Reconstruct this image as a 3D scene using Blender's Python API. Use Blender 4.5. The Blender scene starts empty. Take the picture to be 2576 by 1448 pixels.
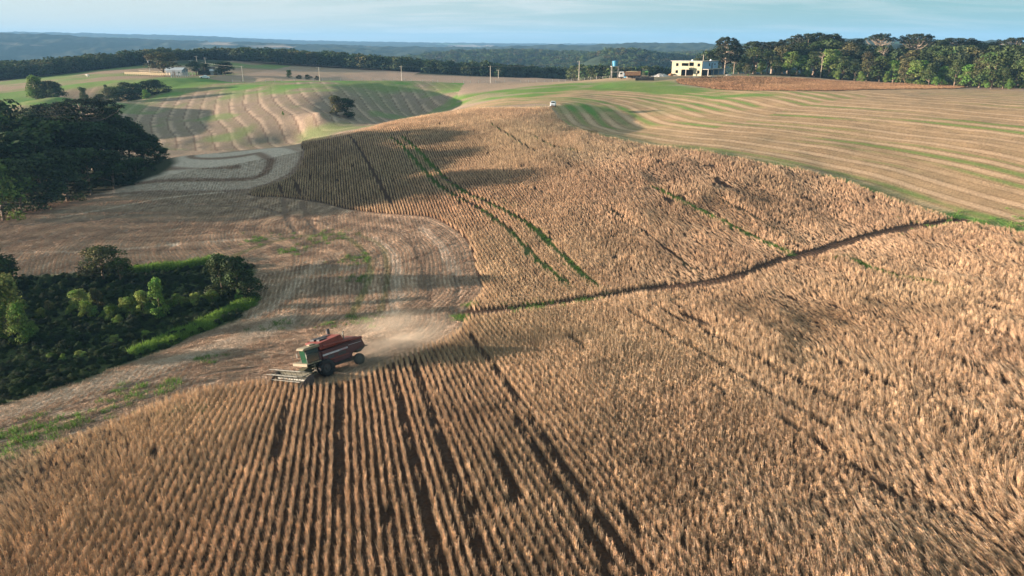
import bpy, bmesh, math, random
import numpy as np
from mathutils import Vector, Matrix
R = math.radians
C = bpy.context.scene.collection
rng = np.random.default_rng(7)
random.seed(7)

# ------------------------------------------------------------------ camera
CAM_H = 28.0; PITCH = R(19.5); FPX = 1741.0; CX, CY = 1288.0, 724.0     # photo measured at 2576 px wide
cam_d = bpy.data.cameras.new("Camera"); cam = bpy.data.objects.new("Camera", cam_d); C.objects.link(cam)
cam.location = (0, 0, CAM_H); cam.rotation_euler = (R(90) - PITCH, 0, 0)
cam_d.sensor_width = 36; cam_d.lens = 36 * FPX / 2576.0
cam_d.clip_start = 0.5; cam_d.clip_end = 40000
bpy.context.scene.camera = cam

# ------------------------------------------------------------------ light
SUN_EL = R(4.9); SUN_AZ = R(-91.0)       # azimuth clockwise from +Y: the low sun stands left
sdir = Vector((math.sin(SUN_AZ) * math.cos(SUN_EL), math.cos(SUN_AZ) * math.cos(SUN_EL), math.sin(SUN_EL)))
sl = bpy.data.lights.new("Sun", 'SUN'); sl.energy = 5.0; sl.angle = R(0.6); sl.color = (1.0, 0.79, 0.62)
so = bpy.data.objects.new("Sun", sl); C.objects.link(so)
so.rotation_euler = (-sdir).to_track_quat('-Z', 'Y').to_euler()
w = bpy.data.worlds.new("World"); bpy.context.scene.world = w; w.use_nodes = True
nt = w.node_tree; nt.nodes.clear()
def wn(t, **k):
    n = nt.nodes.new(t)
    for a, b in k.items(): setattr(n, a, b)
    return n
out = wn('ShaderNodeOutputWorld'); bg = wn('ShaderNodeBackground'); bg.inputs[1].default_value = 0.040
sky = wn('ShaderNodeTexSky', sky_type='NISHITA', sun_disc=False, sun_elevation=SUN_EL, sun_rotation=SUN_AZ,
         altitude=900, air_density=1.0, dust_density=1.2, ozone_density=2.5)
tc = wn('ShaderNodeTexCoord'); sep = wn('ShaderNodeSeparateXYZ')
nt.links.new(tc.outputs['Generated'], sep.inputs[0])
# high thin cloud: direction projected on a high plane, streaked
dv = wn('ShaderNodeMath', operation='ADD'); dv.inputs[1].default_value = 0.10; nt.links.new(sep.outputs[2], dv.inputs[0])
vd = wn('ShaderNodeVectorMath', operation='DIVIDE'); nt.links.new(tc.outputs['Generated'], vd.inputs[0]); nt.links.new(dv.outputs[0], vd.inputs[1])
mp = wn('ShaderNodeMapping'); mp.inputs['Rotation'].default_value = (0, 0, R(8)); mp.inputs['Scale'].default_value = (0.5, 1.5, 1); nt.links.new(vd.outputs[0], mp.inputs[0])
cn = wn('ShaderNodeTexNoise'); cn.inputs['Scale'].default_value = 1.3; cn.inputs['Detail'].default_value = 10; cn.inputs['Roughness'].default_value = 0.6; cn.inputs['Distortion'].default_value = 0.4
nt.links.new(mp.outputs[0], cn.inputs['Vector'])
cr = wn('ShaderNodeMapRange'); cr.inputs[1].default_value = 0.46; cr.inputs[2].default_value = 0.72; cr.inputs[4].default_value = 0.65; nt.links.new(cn.outputs[0], cr.inputs[0])
# the veil is white towards the sun and clear cyan away from it
sx = wn('ShaderNodeMapRange', interpolation_type='SMOOTHSTEP'); sx.inputs[1].default_value = 0.62; sx.inputs[2].default_value = -0.6; nt.links.new(sep.outputs[0], sx.inputs[0])
ad = wn('ShaderNodeMath', operation='ADD', use_clamp=True); nt.links.new(cr.outputs[0], ad.inputs[0]); nt.links.new(sx.outputs[0], ad.inputs[1])
veil = wn('ShaderNodeMix', data_type='RGBA'); nt.links.new(ad.outputs[0], veil.inputs[0]); veil.inputs[6].default_value = (1.5, 2.9, 2.85, 1); veil.inputs[7].default_value = (4.2, 4.6, 4.45, 1)
mx = wn('ShaderNodeMix', data_type='RGBA'); mx.inputs[0].default_value = 0.82; nt.links.new(sky.outputs[0], mx.inputs[6]); nt.links.new(veil.outputs[2], mx.inputs[7])
nt.links.new(mx.outputs[2], bg.inputs[0]); nt.links.new(bg.outputs[0], out.inputs[0])
vs = bpy.context.scene.view_settings
vs.view_transform = 'Standard'; vs.look = 'None'; vs.exposure = 2.3; vs.gamma = 1.0
cy = bpy.context.scene.cycles
cy.max_bounces = 5; cy.diffuse_bounces = 1; cy.glossy_bounces = 2; cy.transparent_max_bounces = 6; cy.volume_bounces = 0

# ------------------------------------------------------------------ pixel -> world helpers (photo pixels at 2576 wide)
def ray(px, py):
    u = (px - CX) / FPX; v = (CY - py) / FPX
    return np.array([u, math.cos(PITCH) + v * math.sin(PITCH), -math.sin(PITCH) + v * math.cos(PITCH)])
def at_y(px, py, Y):                       # point on the pixel's ray at ground distance Y
    d = ray(px, py); return np.array([0, 0, CAM_H]) + d * (Y / d[1])
def at_z(px, py, z):
    d = ray(px, py); return np.array([0, 0, CAM_H]) + d * ((z - CAM_H) / d[2])
def at_h(px, Y, z):                        # column px, ground distance Y, height z
    depth = Y * math.cos(PITCH) + (CAM_H - z) * math.sin(PITCH)
    return np.array([(px - CX) / FPX * depth, Y, z])

# ------------------------------------------------------------------ noise
def vnoise(x, y, scale, seed=0):
    x = np.asarray(x, float) / scale + seed * 17.13; y = np.asarray(y, float) / scale - seed * 9.71
    xi = np.floor(x).astype(np.int64); yi = np.floor(y).astype(np.int64)
    fx = x - xi; fy = y - yi; fx = fx * fx * (3 - 2 * fx); fy = fy * fy * (3 - 2 * fy)
    def h(a, b):
        n = (a * 374761393 + b * 668265263 + seed * 1442695041) & 0xffffffff
        n = ((n ^ (n >> 13)) * 1274126177) & 0xffffffff
        return ((n ^ (n >> 16)) & 0xffff) / 65535.0
    return (h(xi, yi) * (1 - fx) + h(xi + 1, yi) * fx) * (1 - fy) + (h(xi, yi + 1) * (1 - fx) + h(xi + 1, yi + 1) * fx) * fy
def fbm(x, y, scale, seed=0, o=3):
    s = 0; a = 1; t = 0
    for k in range(o):
        s = s + a * vnoise(x, y, scale / 2 ** k, seed + k * 5); t += a; a *= 0.5
    return s / t
# ------------------------------------------------------------------ terrain heights
CZ = [ # pixel, height
 (0,1448,3.3),(640,1448,4.6),(1288,1448,5.2),(1930,1448,5.8),(2576,1448,6.2),
 (0,1150,0.6),(400,1150,1.9),(900,1150,3.0),(1500,1150,3.8),(2100,1150,4.5),(2576,1150,5.2),
 (850,935,0),(1300,900,0.9),(1800,900,2.2),(2500,900,4.0),(640,960,-0.9),(500,930,-1.8),
 (0,1000,-2.4),(300,860,-4.6),(0,830,-5.0),(600,760,-4.0),(150,760,-4.9),
 (1180,790,-1.7),(1550,745,-0.6),(2000,640,1.2),(2410,560,3.0),(2576,585,3.4),(900,760,-2.9),
 (900,650,-2.6),(560,640,-3.6),(300,640,-3.9),(0,640,-4.2),(0,540,-3.6),
 (1200,560,-0.2),(1500,560,0.9),(2000,500,3.2),(930,530,-1.3),(620,480,-1.7),(300,490,-2.4),
 (760,360,3.5),(440,395,1.5),(600,378,2.3),(1000,305,7.0),(1180,275,9.0),(1300,272,9.8),(1400,310,8.6),(1500,340,7.6),(1700,390,6.4),(1950,430,5.4),
 (1100,400,4.1),(1100,480,1.6),(1400,400,5.6),(870,430,2.1),(600,430,0.4),(1250,340,7.4),
 (2576,480,5.0),(2200,350,8.4),(1800,320,8.8),(2576,350,9.4),(2576,235,13.4),(2250,225,13.6),(1950,232,13.2),(1650,262,9.9),
]
CYp = [ # pixel, ground distance
 # second hill
 (450,345,222),(640,352,218),(560,300,245),(760,330,226),(330,272,272),(300,256,290),(450,228,312),(600,208,330),(740,205,336),(850,203,338),
 (1010,203,335),(1120,210,330),(800,285,232),(860,300,240),(900,240,275),(960,290,262),(1050,288,282),(1120,262,284),(1160,238,290),(1000,240,300),
 # strip and hollow by the white car
 (1300,240,262),(1200,262,248),(1250,222,300),(1391,268,206),(1480,300,196),(1560,320,186),(1450,250,232),(1600,240,246),(1500,215,285),(1640,300,192),
 # top of the green hill, fence line, house platform
 (1300,207,330),(1450,203,318),(1550,196,306),(1620,200,296),(1700,190,312),(1830,188,312),(1980,186,330),(2100,190,330),(1900,205,285),(2250,206,300),(2400,214,285),(2576,222,262),
 # left far fields
 (0,270,250),(150,245,262),(240,265,262),(60,300,225),(0,208,395),(150,196,395),(300,180,410),(400,192,372),(480,190,372),(560,190,370),(420,170,430),(250,215,330),(350,215,325),(500,150,480),(620,165,470),(600,190,385),(700,195,372),(60,235,320),
 (800,176,470),(950,186,440),(1100,190,440),(1300,195,440),(1400,198,450),(1000,180,470),
]
CH = [ # column, distance, height: ground hidden behind crests, and far country
 (600,193,-1.2),(760,204,-0.6),(1000,224,4.3),(1150,240,6.6),(440,185,-1.4),(300,150,-2.4),(120,150,-2.6),(0,165,-2.0),(150,200,-1.0),(0,210,1.0),(330,240,1.5),(300,310,4.2),(250,292,4.6),
 (900,380,8.5),(1100,380,8.2),(1400,380,6.0),(600,360,9.6),
 (1500,360,7.0),(1650,370,9.0),(1850,380,11.0),(2100,370,14.0),(2350,340,15.0),(2576,310,14.5),(2576,420,15.0),(2200,460,13.0),(1900,520,2.0),
 (0,480,6.5),(200,520,7.0),(400,560,9.0),(600,560,14.0),(800,580,12.5),(1000,560,7.0),(1200,560,0.0),(1400,520,-3.0),(1600,500,-4.0),(1750,520,-4.0),
 (0,700,0.0),(400,720,2.0),(700,720,6.0),(1000,700,-6.0),(1300,700,-12.0),(1500,760,-3.0),(1600,680,-8.0),(1750,800,-12.0),(1900,760,-6.0),(2200,800,8.0),(2500,700,10.0),
 (0,1000,-30),(500,1000,-30),(900,950,-26),(1200,960,-8),(1400,950,-16),(1500,950,10),(1700,1000,4),(1850,1150,6),(2100,1100,22),(2500,1100,20),
 (0,1700,-25),(500,1700,-25),(900,1500,-20),(1100,1300,5),(1300,1400,8),(1600,1500,0),(1800,1600,12),(2100,1600,30),(2500,1600,24),
 (0,2300,52),(300,2350,36),(600,2400,26),(850,2300,14),(1000,2000,6),(1200,2100,0),(1350,2400,14),(1650,2300,22),(1900,2300,14),(2250,2400,24),(2576,2400,20),
 (0,3300,6),(600,3300,6),(1000,3200,4),(1300,3300,-10),(1700,3300,-6),(2100,3300,0),
 (0,4200,82),(150,4200,76),(350,4300,66),(520,4300,58),(700,4400,30),(850,4400,22),(1000,4600,24),(1200,4600,14),(1400,4800,12),(1700,4800,18),(2000,4800,16),(2400,4800,20),
 (0,7000,10),(1200,7000,10),(2400,7000,10),
]
P = [at_z(*c) for c in CZ] + [at_y(*c) for c in CYp] + [at_h(*c) for c in CH]
P = np.array(P)
AZL = 0.80; L0, L1 = math.log(24.0), math.log(7000.0)
def polar(x, y):
    a = np.arctan2(x, y); r = np.hypot(x, y)
    return np.clip(a, -AZL, AZL) * 1.15, np.clip(np.log(np.maximum(r, 1e-3)), L0, L1)
_a, _l = polar(P[:, 0], P[:, 1]); _n = len(P)
def _U(d2): return np.where(d2 > 1e-12, d2 * np.log(d2 + 1e-12), 0.0)
_K = _U((_a[:, None] - _a[None]) ** 2 + (_l[:, None] - _l[None]) ** 2) + np.eye(_n) * 2e-5
_A = np.zeros((_n + 3, _n + 3)); _A[:_n, :_n] = _K; _A[:_n, _n:] = np.stack([np.ones(_n), _a, _l], 1); _A[_n:, :_n] = _A[:_n, _n:].T
_W = np.linalg.solve(_A, np.concatenate([P[:, 2], np.zeros(3)]))
def hgt(x, y):
    x = np.atleast_1d(np.asarray(x, float)); y = np.atleast_1d(np.asarray(y, float)); sh = x.shape
    x = x.ravel(); y = y.ravel(); out = np.empty(len(x))
    for i in range(0, len(x), 60000):
        xs, ys = x[i:i + 60000], y[i:i + 60000]; a, l = polar(xs, ys)
        k = _U((a[:, None] - _a[None]) ** 2 + (l[:, None] - _l[None]) ** 2)
        z = k @ _W[:_n] + _W[_n] + a * _W[_n + 1] + l * _W[_n + 2]
        r = np.hypot(xs, ys)
        z = z + (vnoise(xs, ys, 9, 3) - .5) * 0.30 + (vnoise(xs, ys, 3.3, 4) - .5) * 0.10
        out[i:i + 60000] = z
    return out.reshape(sh)
def h1(x, y): return float(hgt([x], [y])[0])

# gridded copy for quick look-ups
GR = np.exp(np.linspace(math.log(14), math.log(9000), 900)); GA = np.linspace(-0.80, 0.80, 900)
_ga, _gr = np.meshgrid(GA, GR, indexing='ij')
GZ = hgt(_gr * np.sin(_ga), _gr * np.cos(_ga))
def hq(x, y):
    a = np.arctan2(x, y); r = np.hypot(x, y)
    i = np.clip((a + 0.80) / 1.6 * 899, 0, 898.999); j = np.clip((np.log(r) - math.log(14)) / (math.log(9000) - math.log(14)) * 899, 0, 898.999)
    i0 = i.astype(int); j0 = j.astype(int); fi = i - i0; fj = j - j0
    return (GZ[i0, j0] * (1 - fi) + GZ[i0 + 1, j0] * fi) * (1 - fj) + (GZ[i0, j0 + 1] * (1 - fi) + GZ[i0 + 1, j0 + 1] * fi) * fj
_T = np.exp(np.linspace(math.log(16), math.log(3000), 2200))
def hit(px, py, lo=0):                       # first place where the pixel's ray meets the ground, from distance lo
    d = ray(px, py); d = d / d[1]; x = d[0] * _T; z = CAM_H + d[2] * _T
    below = (z < hq(x, _T)) & (_T > lo)
    if not below.any(): k = len(_T) - 1
    else: k = int(np.argmax(below))
    t = _T[k]
    return np.array([d[0] * t, t])
def hits(pts, lo=0): return np.array([hit(a, b, lo) for a, b in pts])
def col_xy(px, Y):                           # ground point in column px at distance Y
    z = 0.0
    for _ in range(4):
        p = at_h(px, Y, z); z = float(hq(np.array([p[0]]), np.array([p[1]]))[0])
    return np.array([p[0], p[1], z])

# ------------------------------------------------------------------ 2-D tools
def inside(poly, x, y):
    r = np.zeros(x.shape, bool); n = len(poly); j = n - 1
    for i in range(n):
        xi, yi = poly[i]; xj, yj = poly[j]
        c = ((yi > y) != (yj > y)) & (x < (xj - xi) * (y - yi) / (yj - yi + 1e-12) + xi)
        r ^= c; j = i
    return r
def pdist(line, x, y, along=False):
    best = np.full(x.shape, 1e9); side = np.zeros(x.shape); al = np.zeros(x.shape); acc = 0.0
    for i in range(len(line) - 1):
        a, b = line[i], line[i + 1]; d = b - a; L = math.hypot(*d) + 1e-9
        tt = ((x - a[0]) * d[0] + (y - a[1]) * d[1]) / L ** 2; t = np.clip(tt, 0, 1)
        q = np.hypot(x - a[0] - t * d[0], y - a[1] - t * d[1]); m = q < best
        best = np.where(m, q, best); side = np.where(m, np.sign(d[0] * (y - a[1]) - d[1] * (x - a[0])), side)
        if along: al = np.where(m, acc + t * L, al)
        acc += L
    return (best, side, al) if along else (best, side)
def smooth_line(pts, n=8):                   # Catmull-Rom
    p = np.array(pts, float); q = np.vstack([2 * p[0] - p[1], p, 2 * p[-1] - p[-2]]); o = []
    for i in range(1, len(q) - 2):
        for k in range(n):
            t = k / n
            o.append(0.5 * (2 * q[i] + (q[i + 1] - q[i - 1]) * t + (2 * q[i - 1] - 5 * q[i] + 4 * q[i + 1] - q[i + 2]) * t * t + (3 * q[i] - q[i - 1] - 3 * q[i + 1] + q[i + 2]) * t ** 3))
    o.append(p[-1]); return np.array(o)
def sst(e0, e1, v): t = np.clip((v - e0) / (e1 - e0), 0, 1); return t * t * (3 - 2 * t)
def sdist(poly, x, y):                       # signed distance, positive inside
    cl = np.vstack([poly, poly[:1]]); d, _ = pdist(cl, x, y)
    return np.where(inside(poly, x, y), d, -d)
W = lambda pts, n=4, lo=0: smooth_line(hits(pts, lo), n)

# ------------------------------------------------------------------ field outlines (read off the photo, laid on the ground)
NEAR_EDGE = [(0,1158),(130,1120),(260,1076),(400,1022),(520,985),(660,966),(800,966),(905,950),(962,922),(1050,885),(1142,845),(1172,800)]
SOY_A = np.vstack([W(NEAR_EDGE), W([(1190,799),(1300,790),(1400,776),(1550,754),(1650,738),(1750,727),(1850,708),(1950,672),(2050,648),(2150,614),(2250,592),(2350,573),(2410,563),(2500,572),(2576,592)]),
                   [(130, 75), (120, 0), (60, -40), (-60, -40), (-75, 5), (-52, 22)]])
MID_LEFT = [(1172,780),(1212,731),(1201,699),(1185,632),(1158,592),(1094,552),(1003,541),(928,535),(868,526),(808,512),(718,498),(643,495),(622,490)]
SOY_B = np.vstack([W([(1190,784),(1300,775),(1400,762),(1550,738),(1650,722),(1750,712),(1850,692),(1950,655),(2050,628),(2150,597),(2250,575),(2350,560),(2400,554)]),
                   W([(2370,543),(2250,505),(2150,465),(2050,437),(1950,416),(1830,392),(1700,374),(1600,360),(1500,340),(1430,318)]),
                   [col_xy(1385, 203)[:2], col_xy(1300, 208)[:2], col_xy(1200, 213)[:2], col_xy(1090, 207)[:2], col_xy(1000, 201)[:2], col_xy(900, 191)[:2], col_xy(830, 186)[:2], col_xy(758, 181)[:2]],
                   W([(757,372),(766,388),(750,425),(730,445),(690,462),(640,478),(622,488)], 3), W(MID_LEFT[::-1])])
SOY_C = W([(1700,203),(1720,196),(1850,192),(1990,196),(2150,206),(2330,213),(2430,219),(2330,224),(2150,227),(2000,228),(1850,227),(1760,218),(1705,210)], 2)
TRACKS = [([(980,345),(1040,400),(1115,478),(1200,525),(1270,575),(1330,635),(1390,690),(1440,730)], 1.05, .42), ([(1010,345),(1070,400),(1150,475),(1240,520),(1330,570),(1400,635),(1460,690),(1520,735)], 1.15, .5),
  ([(870,340),(930,420),(970,490),(985,520)], .9, 0), ([(700,462),(712,497)], 1.0, 0), ([(742,455),(758,502)], 1.0, 0),
  ([(1640,470),(1760,530),(1860,580),(1990,640)], .9, .5), ([(1800,495),(1900,550),(2010,608)], .8, .1), ([(1520,520),(1640,600),(1760,690)], .6, .1),
  ([(2130,650),(2230,690),(2330,710),(2420,735)], .8, .8), ([(1330,340),(1400,372),(1470,380)], .6, .4), ([(1230,310),(1290,350),(1350,385)], .6, .3)]
# wheel tracks that run along the crop rows in the near field: (upper end, middle, lower end, number of rows pressed down)
ROWT = [(hit(1175,850), hit(1370,1120), hit(1610,1470)), (hit(1290,1010), hit(1330,1120), hit(1500,1440)), (hit(960,935), hit(1040,1120), hit(1180,1470)), (hit(1010,920), hit(1110,1120), hit(1250,1400)),
        (hit(1560,790), hit(1760,900), hit(2150,1080)), (hit(1640,770), hit(1840,880), hit(2300,1080)), (hit(858,975), hit(857,1150), hit(850,1300)), (hit(2060,900), hit(2200,960), hit(2420,1060)), (hit(1950,1060), hit(2080,1140), hit(2350,1290)), (hit(740,1000), hit(725,1050), hit(700,1180))]
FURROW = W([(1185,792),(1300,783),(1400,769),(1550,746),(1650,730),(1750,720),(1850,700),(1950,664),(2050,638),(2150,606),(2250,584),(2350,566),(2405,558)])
TRK = [(W(t, 4), wd, g) for t, wd, g in TRACKS]
_DK, _PL, _OL = (.13, .085, .06), (.62, .50, .40), (.17, .17, .07)
LINES = [(W(p_), wd, cc_, st) for p_, wd, cc_, st in [
  ([(0,1045),(200,985),(400,925),(560,872),(660,835),(720,800)], 3.0, (.52, .44, .36), .6), ([(0,1085),(200,1015),(400,950),(560,905),(690,875)], .8, _DK, .7),
  ([(0,1118),(200,1042),(400,978),(560,938),(650,925)], .55, _DK, .85), ([(0,1136),(200,1060),(400,994),(540,958)], .45, _DK, .75), ([(0,1072),(250,985),(450,925),(620,880)], .35, _DK, .5),
  ([(560,655),(700,606),(800,590),(860,592),(905,622),(930,662),(926,710),(905,755),(880,800)], .7, _OL, .7), ([(712,500),(722,545),(745,588)], .8, _DK, .85), ([(758,508),(776,550),(800,588)], .8, _DK, .85),
  ([(950,575),(1010,590),(1050,640),(1080,720),(1075,800)], .5, _DK, .5), ([(1000,560),(1080,590),(1130,650),(1150,730),(1130,810)], .5, _DK, .55), ([(940,600),(985,640),(1000,700),(990,790)], 1.0, _PL, .6), ([(1060,575),(1110,620),(1150,690)], 1.0, _PL, .5),
  ([(900,590),(960,620),(975,690),(955,790)], .5, _OL, .5), ([(0,565),(200,560),(330,535),(440,514),(600,520),(720,540),(830,562)], .6, _DK, .7), ([(150,548),(300,520),(430,497),(560,484)], .4, _PL, .8),
  ([(0,600),(200,598),(380,575),(560,570),(700,585)], 1.6, _DK, .4), ([(0,640),(250,632),(480,612),(640,602)], .7, _PL, .5), ([(300,600),(450,592),(620,580)], .5, _DK, .5), ([(660,905),(760,880),(860,850),(960,830),(1080,820)], .6, _DK, .5), ([(640,800),(700,760),(760,700),(800,660)], 1.2, _PL, .5)]]
GUIDE_R = smooth_line(np.vstack([[col_xy(1090, 214)[:2], col_xy(1200, 222)[:2], col_xy(1300, 220)[:2], col_xy(1375, 214)[:2]], hits([(1440,318),(1600,362),(1830,396),(2050,443),(2200,488),(2420,560),(2576,604)]), [(150, 80)]]), 5)
GUIDE_2 = smooth_line([col_xy(760, 350)[:2], hit(775,225), hit(800,255), hit(835,285), hit(870,310)], 5)
GUIDE_L = smooth_line(np.vstack([[col_xy(560, 174)[:2], col_xy(690, 178)[:2]], hits([(750,378),(764,392),(745,430),(700,456),(620,480),(450,484),(200,498),(0,540)]), [(-120, 98)]]), 5)
GUIDE_C = smooth_line(np.vstack([[(-90, 8), (-62, 24)], hits(NEAR_EDGE), hits(MID_LEFT[:8])]), 4)

# zones of ground cover
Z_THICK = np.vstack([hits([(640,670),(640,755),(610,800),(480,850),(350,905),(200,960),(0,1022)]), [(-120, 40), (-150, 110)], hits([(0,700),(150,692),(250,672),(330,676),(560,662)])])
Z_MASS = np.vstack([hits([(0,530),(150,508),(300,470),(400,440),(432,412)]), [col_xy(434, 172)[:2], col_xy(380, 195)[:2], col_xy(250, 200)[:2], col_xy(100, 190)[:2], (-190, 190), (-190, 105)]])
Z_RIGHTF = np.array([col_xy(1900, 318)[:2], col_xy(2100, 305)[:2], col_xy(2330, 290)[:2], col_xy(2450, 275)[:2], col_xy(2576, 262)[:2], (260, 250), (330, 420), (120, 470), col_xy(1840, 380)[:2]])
Z_GREEN = np.vstack([hits([(1150,245),(1210,235),(1300,222),(1400,212),(1560,203),(1680,205),(1740,222),(1850,236),(1960,240),(1800,246),(1700,240),(1560,226),(1450,228),(1330,244),(1180,256),(1100,285),(1140,262)])])
Z_STUB_R = np.vstack([GUIDE_R, [(170, 250)], [col_xy(2576, 255)[:2], col_xy(2350, 262)[:2], col_xy(2000, 272)[:2], col_xy(1850, 262)[:2], col_xy(1680, 262)[:2], col_xy(1500, 285)[:2], col_xy(1300, 262)[:2], col_xy(1090, 235)[:2]]])

def ground_color(x, y):
    """albedo, row coordinate, row strength, weeds; all fixed to the ground"""
    n = len(x); r = np.hypot(x, y)
    n1 = fbm(x, y, 14, 11); n2 = fbm(x, y, 3.0, 21); n3 = fbm(x, y, 60, 31)
    straw = np.array([.53, .385, .28]); stub = np.array([.315, .232, .172]); soil = np.array([.15, .085, .055]); grass = np.array([.16, .20, .055]); lush = np.array([.10, .23, .045])
    col = stub[None] * (0.85 + .3 * n1[:, None]) ; s = x * math.cos(R(13.8)) + y * math.sin(R(13.8)); amp = np.full(n, .25); green = np.zeros(n); soy = np.zeros(n)
    def mix(c, wgt):
        nonlocal col; col = col * (1 - wgt[:, None]) + np.asarray(c) * wgt[:, None]
    near = r < 420
    # --- mid-left stubble and centre stubble: concentric around the standing crop
    dC, sC, aC = pdist(GUIDE_C, x, y, True); dL, sL, aL = pdist(GUIDE_L, x, y, True); d2, s2, a2 = pdist(GUIDE_2, x, y, True); dR, sR, aR = pdist(GUIDE_R, x, y, True)
    yref = np.interp(np.degrees(np.arctan2(x, y)), [-40, -25, -12, 0, 10], [100, 104, 108, 90, 80])
    centre = (r < 175)
    s = np.where(centre, dC, s); amp = np.where(centre, .55, amp)
    wob = (n1 - .5) * 1.2
    sw = np.abs(((dC + wob) / 4.6) % 1 - .5) * 2      # 0 at swath middle, 1 at edge
    wC = sst(.45, .75, sw) * centre * .85 * np.maximum(sst(45, 20, dC), sst(80, 70, y)) * (.45 + .55 * sst(.25, .6, fbm(x, y, 18, 47)))
    mix(straw * .92, wC * sst(.3, .6, n2 + .15))
    tl = np.exp(-((np.minimum(np.abs(dC - 3.2), np.abs(dC - 5.0))) / .28) ** 2) * centre * .4    # wheel lines
    mix(soil, tl * sst(.35, .55, n1))
    # --- left crescents: skylight blue of their shade mixed into the straw colour
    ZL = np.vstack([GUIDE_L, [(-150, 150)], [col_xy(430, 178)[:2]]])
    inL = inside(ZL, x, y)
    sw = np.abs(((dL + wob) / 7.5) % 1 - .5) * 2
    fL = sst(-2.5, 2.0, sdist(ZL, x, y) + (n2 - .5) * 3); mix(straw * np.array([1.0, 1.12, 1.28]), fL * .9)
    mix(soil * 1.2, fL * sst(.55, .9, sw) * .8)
    s = np.where(inL, dL, s); amp = np.where(inL, .2, amp)
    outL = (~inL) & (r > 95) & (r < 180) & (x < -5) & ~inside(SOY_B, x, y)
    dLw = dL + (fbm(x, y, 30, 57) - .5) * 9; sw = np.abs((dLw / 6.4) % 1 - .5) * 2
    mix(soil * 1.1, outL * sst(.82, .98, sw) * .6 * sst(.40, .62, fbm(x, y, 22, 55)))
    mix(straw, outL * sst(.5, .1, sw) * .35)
    # --- second hill
    on2 = (y > 205) & (x < -22) & (r < 400)
    sw = np.abs(((dd := d2 * s2 + wob * .6) / 5.2) % 1 - .5) * 2
    mix(np.array([.27, .205, .155]) * (.7 + .6 * n2[:, None]), on2 * .8); mix(straw * .85, on2 * sst(.26, .16, sw) * .75 * sst(.25, .5, n2)); mix(np.array([.17, .14, .08]), on2 * sst(.45, .6, sw) * .5 * sst(.3, .6, n2))
    sw2 = np.abs((dd / 5.2 + .17) % 1 - .5) * 2
    mix(soil * .8, on2 * sst(.14, .06, sw2) * .6)
    s = np.where(on2, dd, s); amp = np.where(on2, .3, amp)
    green += on2 * (sst(.52, .72, n1) * .5)
    crest = hq(x, y)
    green += on2 * sst(262, 320, y) * sst(.28, .6, fbm(x, y, 22, 61)) * .85
    # --- right stubble with windrows
    inR = inside(Z_STUB_R, x, y)
    sw = np.abs(((dR + wob * .6) / 5.6) % 1 - .5) * 2
    mix(np.array([.395, .25, .145]) * (.7 + .6 * n2[:, None]), inR * .92)
    mix(straw * np.array([1.03, .94, .86]), inR * sst(.34, .26, sw) * .85 * sst(.2, .5, fbm(aR / 3, dR, 6, 73)))
    mix(soil * 1.25, inR * sst(.40, .44, sw) * sst(.58, .50, sw) * .6)
    gR = inR * sst(.35, .9, sw) * sst(.40, .62, fbm(aR / 4, dR, 8, 71)) * (1 - .5 * sst(60, 110, dR)) + inR * .10
    green += gR * .75
    gb = inR * np.exp(-((dR - 2.0) / 2.2) ** 2) * sst(.3, .6, n1) * sst(60, 150, aR); green += gb
    s = np.where(inR, dR, s); amp = np.where(inR, .5, amp)
    # --- headland hollow by the car
    hol = np.exp(-((x - 22) / 26) ** 2 - ((y - 215) / 30) ** 2); green += hol * sst(.4, .65, n1) * .5
    # --- green hilltop
    gz = sst(-6, 3, sdist(Z_GREEN, x, y))
    gn = sst(.25, .55, fbm(x, y * 2.2, 16, 81))
    green += gz * (.35 + .75 * gn)
    strip = np.exp(-((dR - 3) / 3.5) ** 2) * (x < 30) * (y > 175) * inside(np.vstack([GUIDE_R, [(60, 400), (-100, 400)]]), x, y)
    # --- strip on the near ridge's far edge
    RE = np.array([col_xy(436, 177)[:2], col_xy(600, 181)[:2], col_xy(760, 186)[:2], col_xy(900, 195)[:2], col_xy(1000, 206)[:2], col_xy(1090, 213)[:2], col_xy(1160, 228)[:2]])
    dS, _ = pdist(RE, x, y); st = sst(3.2, 1.6, dS); mix(straw * 1.08, st); green = green * (1 - st) + st * sst(.35, .7, n1) * .45
    # --- farm country on the left
    far = (y > 232) & (x < -95) & (r < 520); ff = far & ~((y < 300) & (d2 < 75)) 
    mix(np.array([.25, .18, .11]), ff * .6); green += ff * sst(.45, .62, fbm(x, y * 1.5, 40, 91)) * .75
    # --- house platform, track
    pl = np.exp(-((x - 75) / 60) ** 2 - ((y - 312) / 22) ** 2); mix(np.array([.42, .30, .17]), np.clip(pl * 1.3, 0, 1) * .8)
    # --- fields behind the crest
    fb = (y > 355) & (y < 540) & (x > -150) & (x < 60); mix(np.array([.36, .25, .185]), fb * .9); green *= 1 - fb * .9
    # --- soy floors
    sw_ = 0
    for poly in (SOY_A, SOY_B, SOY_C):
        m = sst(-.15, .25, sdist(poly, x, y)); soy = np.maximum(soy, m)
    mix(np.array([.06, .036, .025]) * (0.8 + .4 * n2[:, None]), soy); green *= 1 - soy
    s = np.where(soy > .5, x * math.cos(R(13.8)) + y * math.sin(R(13.8)), s)
    fd, _ = pdist(FURROW, x, y); m = sst(2.6, 1.6, fd); mix(np.array([.075, .045, .03]), m); green = green * (1 - m)  # the furrow's shade is put into a darker soil colour
    for ln, wd, g in TRK:
        d, _ = pdist(ln, x, y); m = sst(wd, wd * .5, d)
        green = np.maximum(green, m * g * sst(.3, .6, n1)); 
    for ln, wd, cc_, stg in LINES:
        d, _ = pdist(ln, x, y); mix(np.array(cc_), sst(wd, wd * .5, d + (n2 - .5) * wd * .8) * stg * (r < 200))
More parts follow.
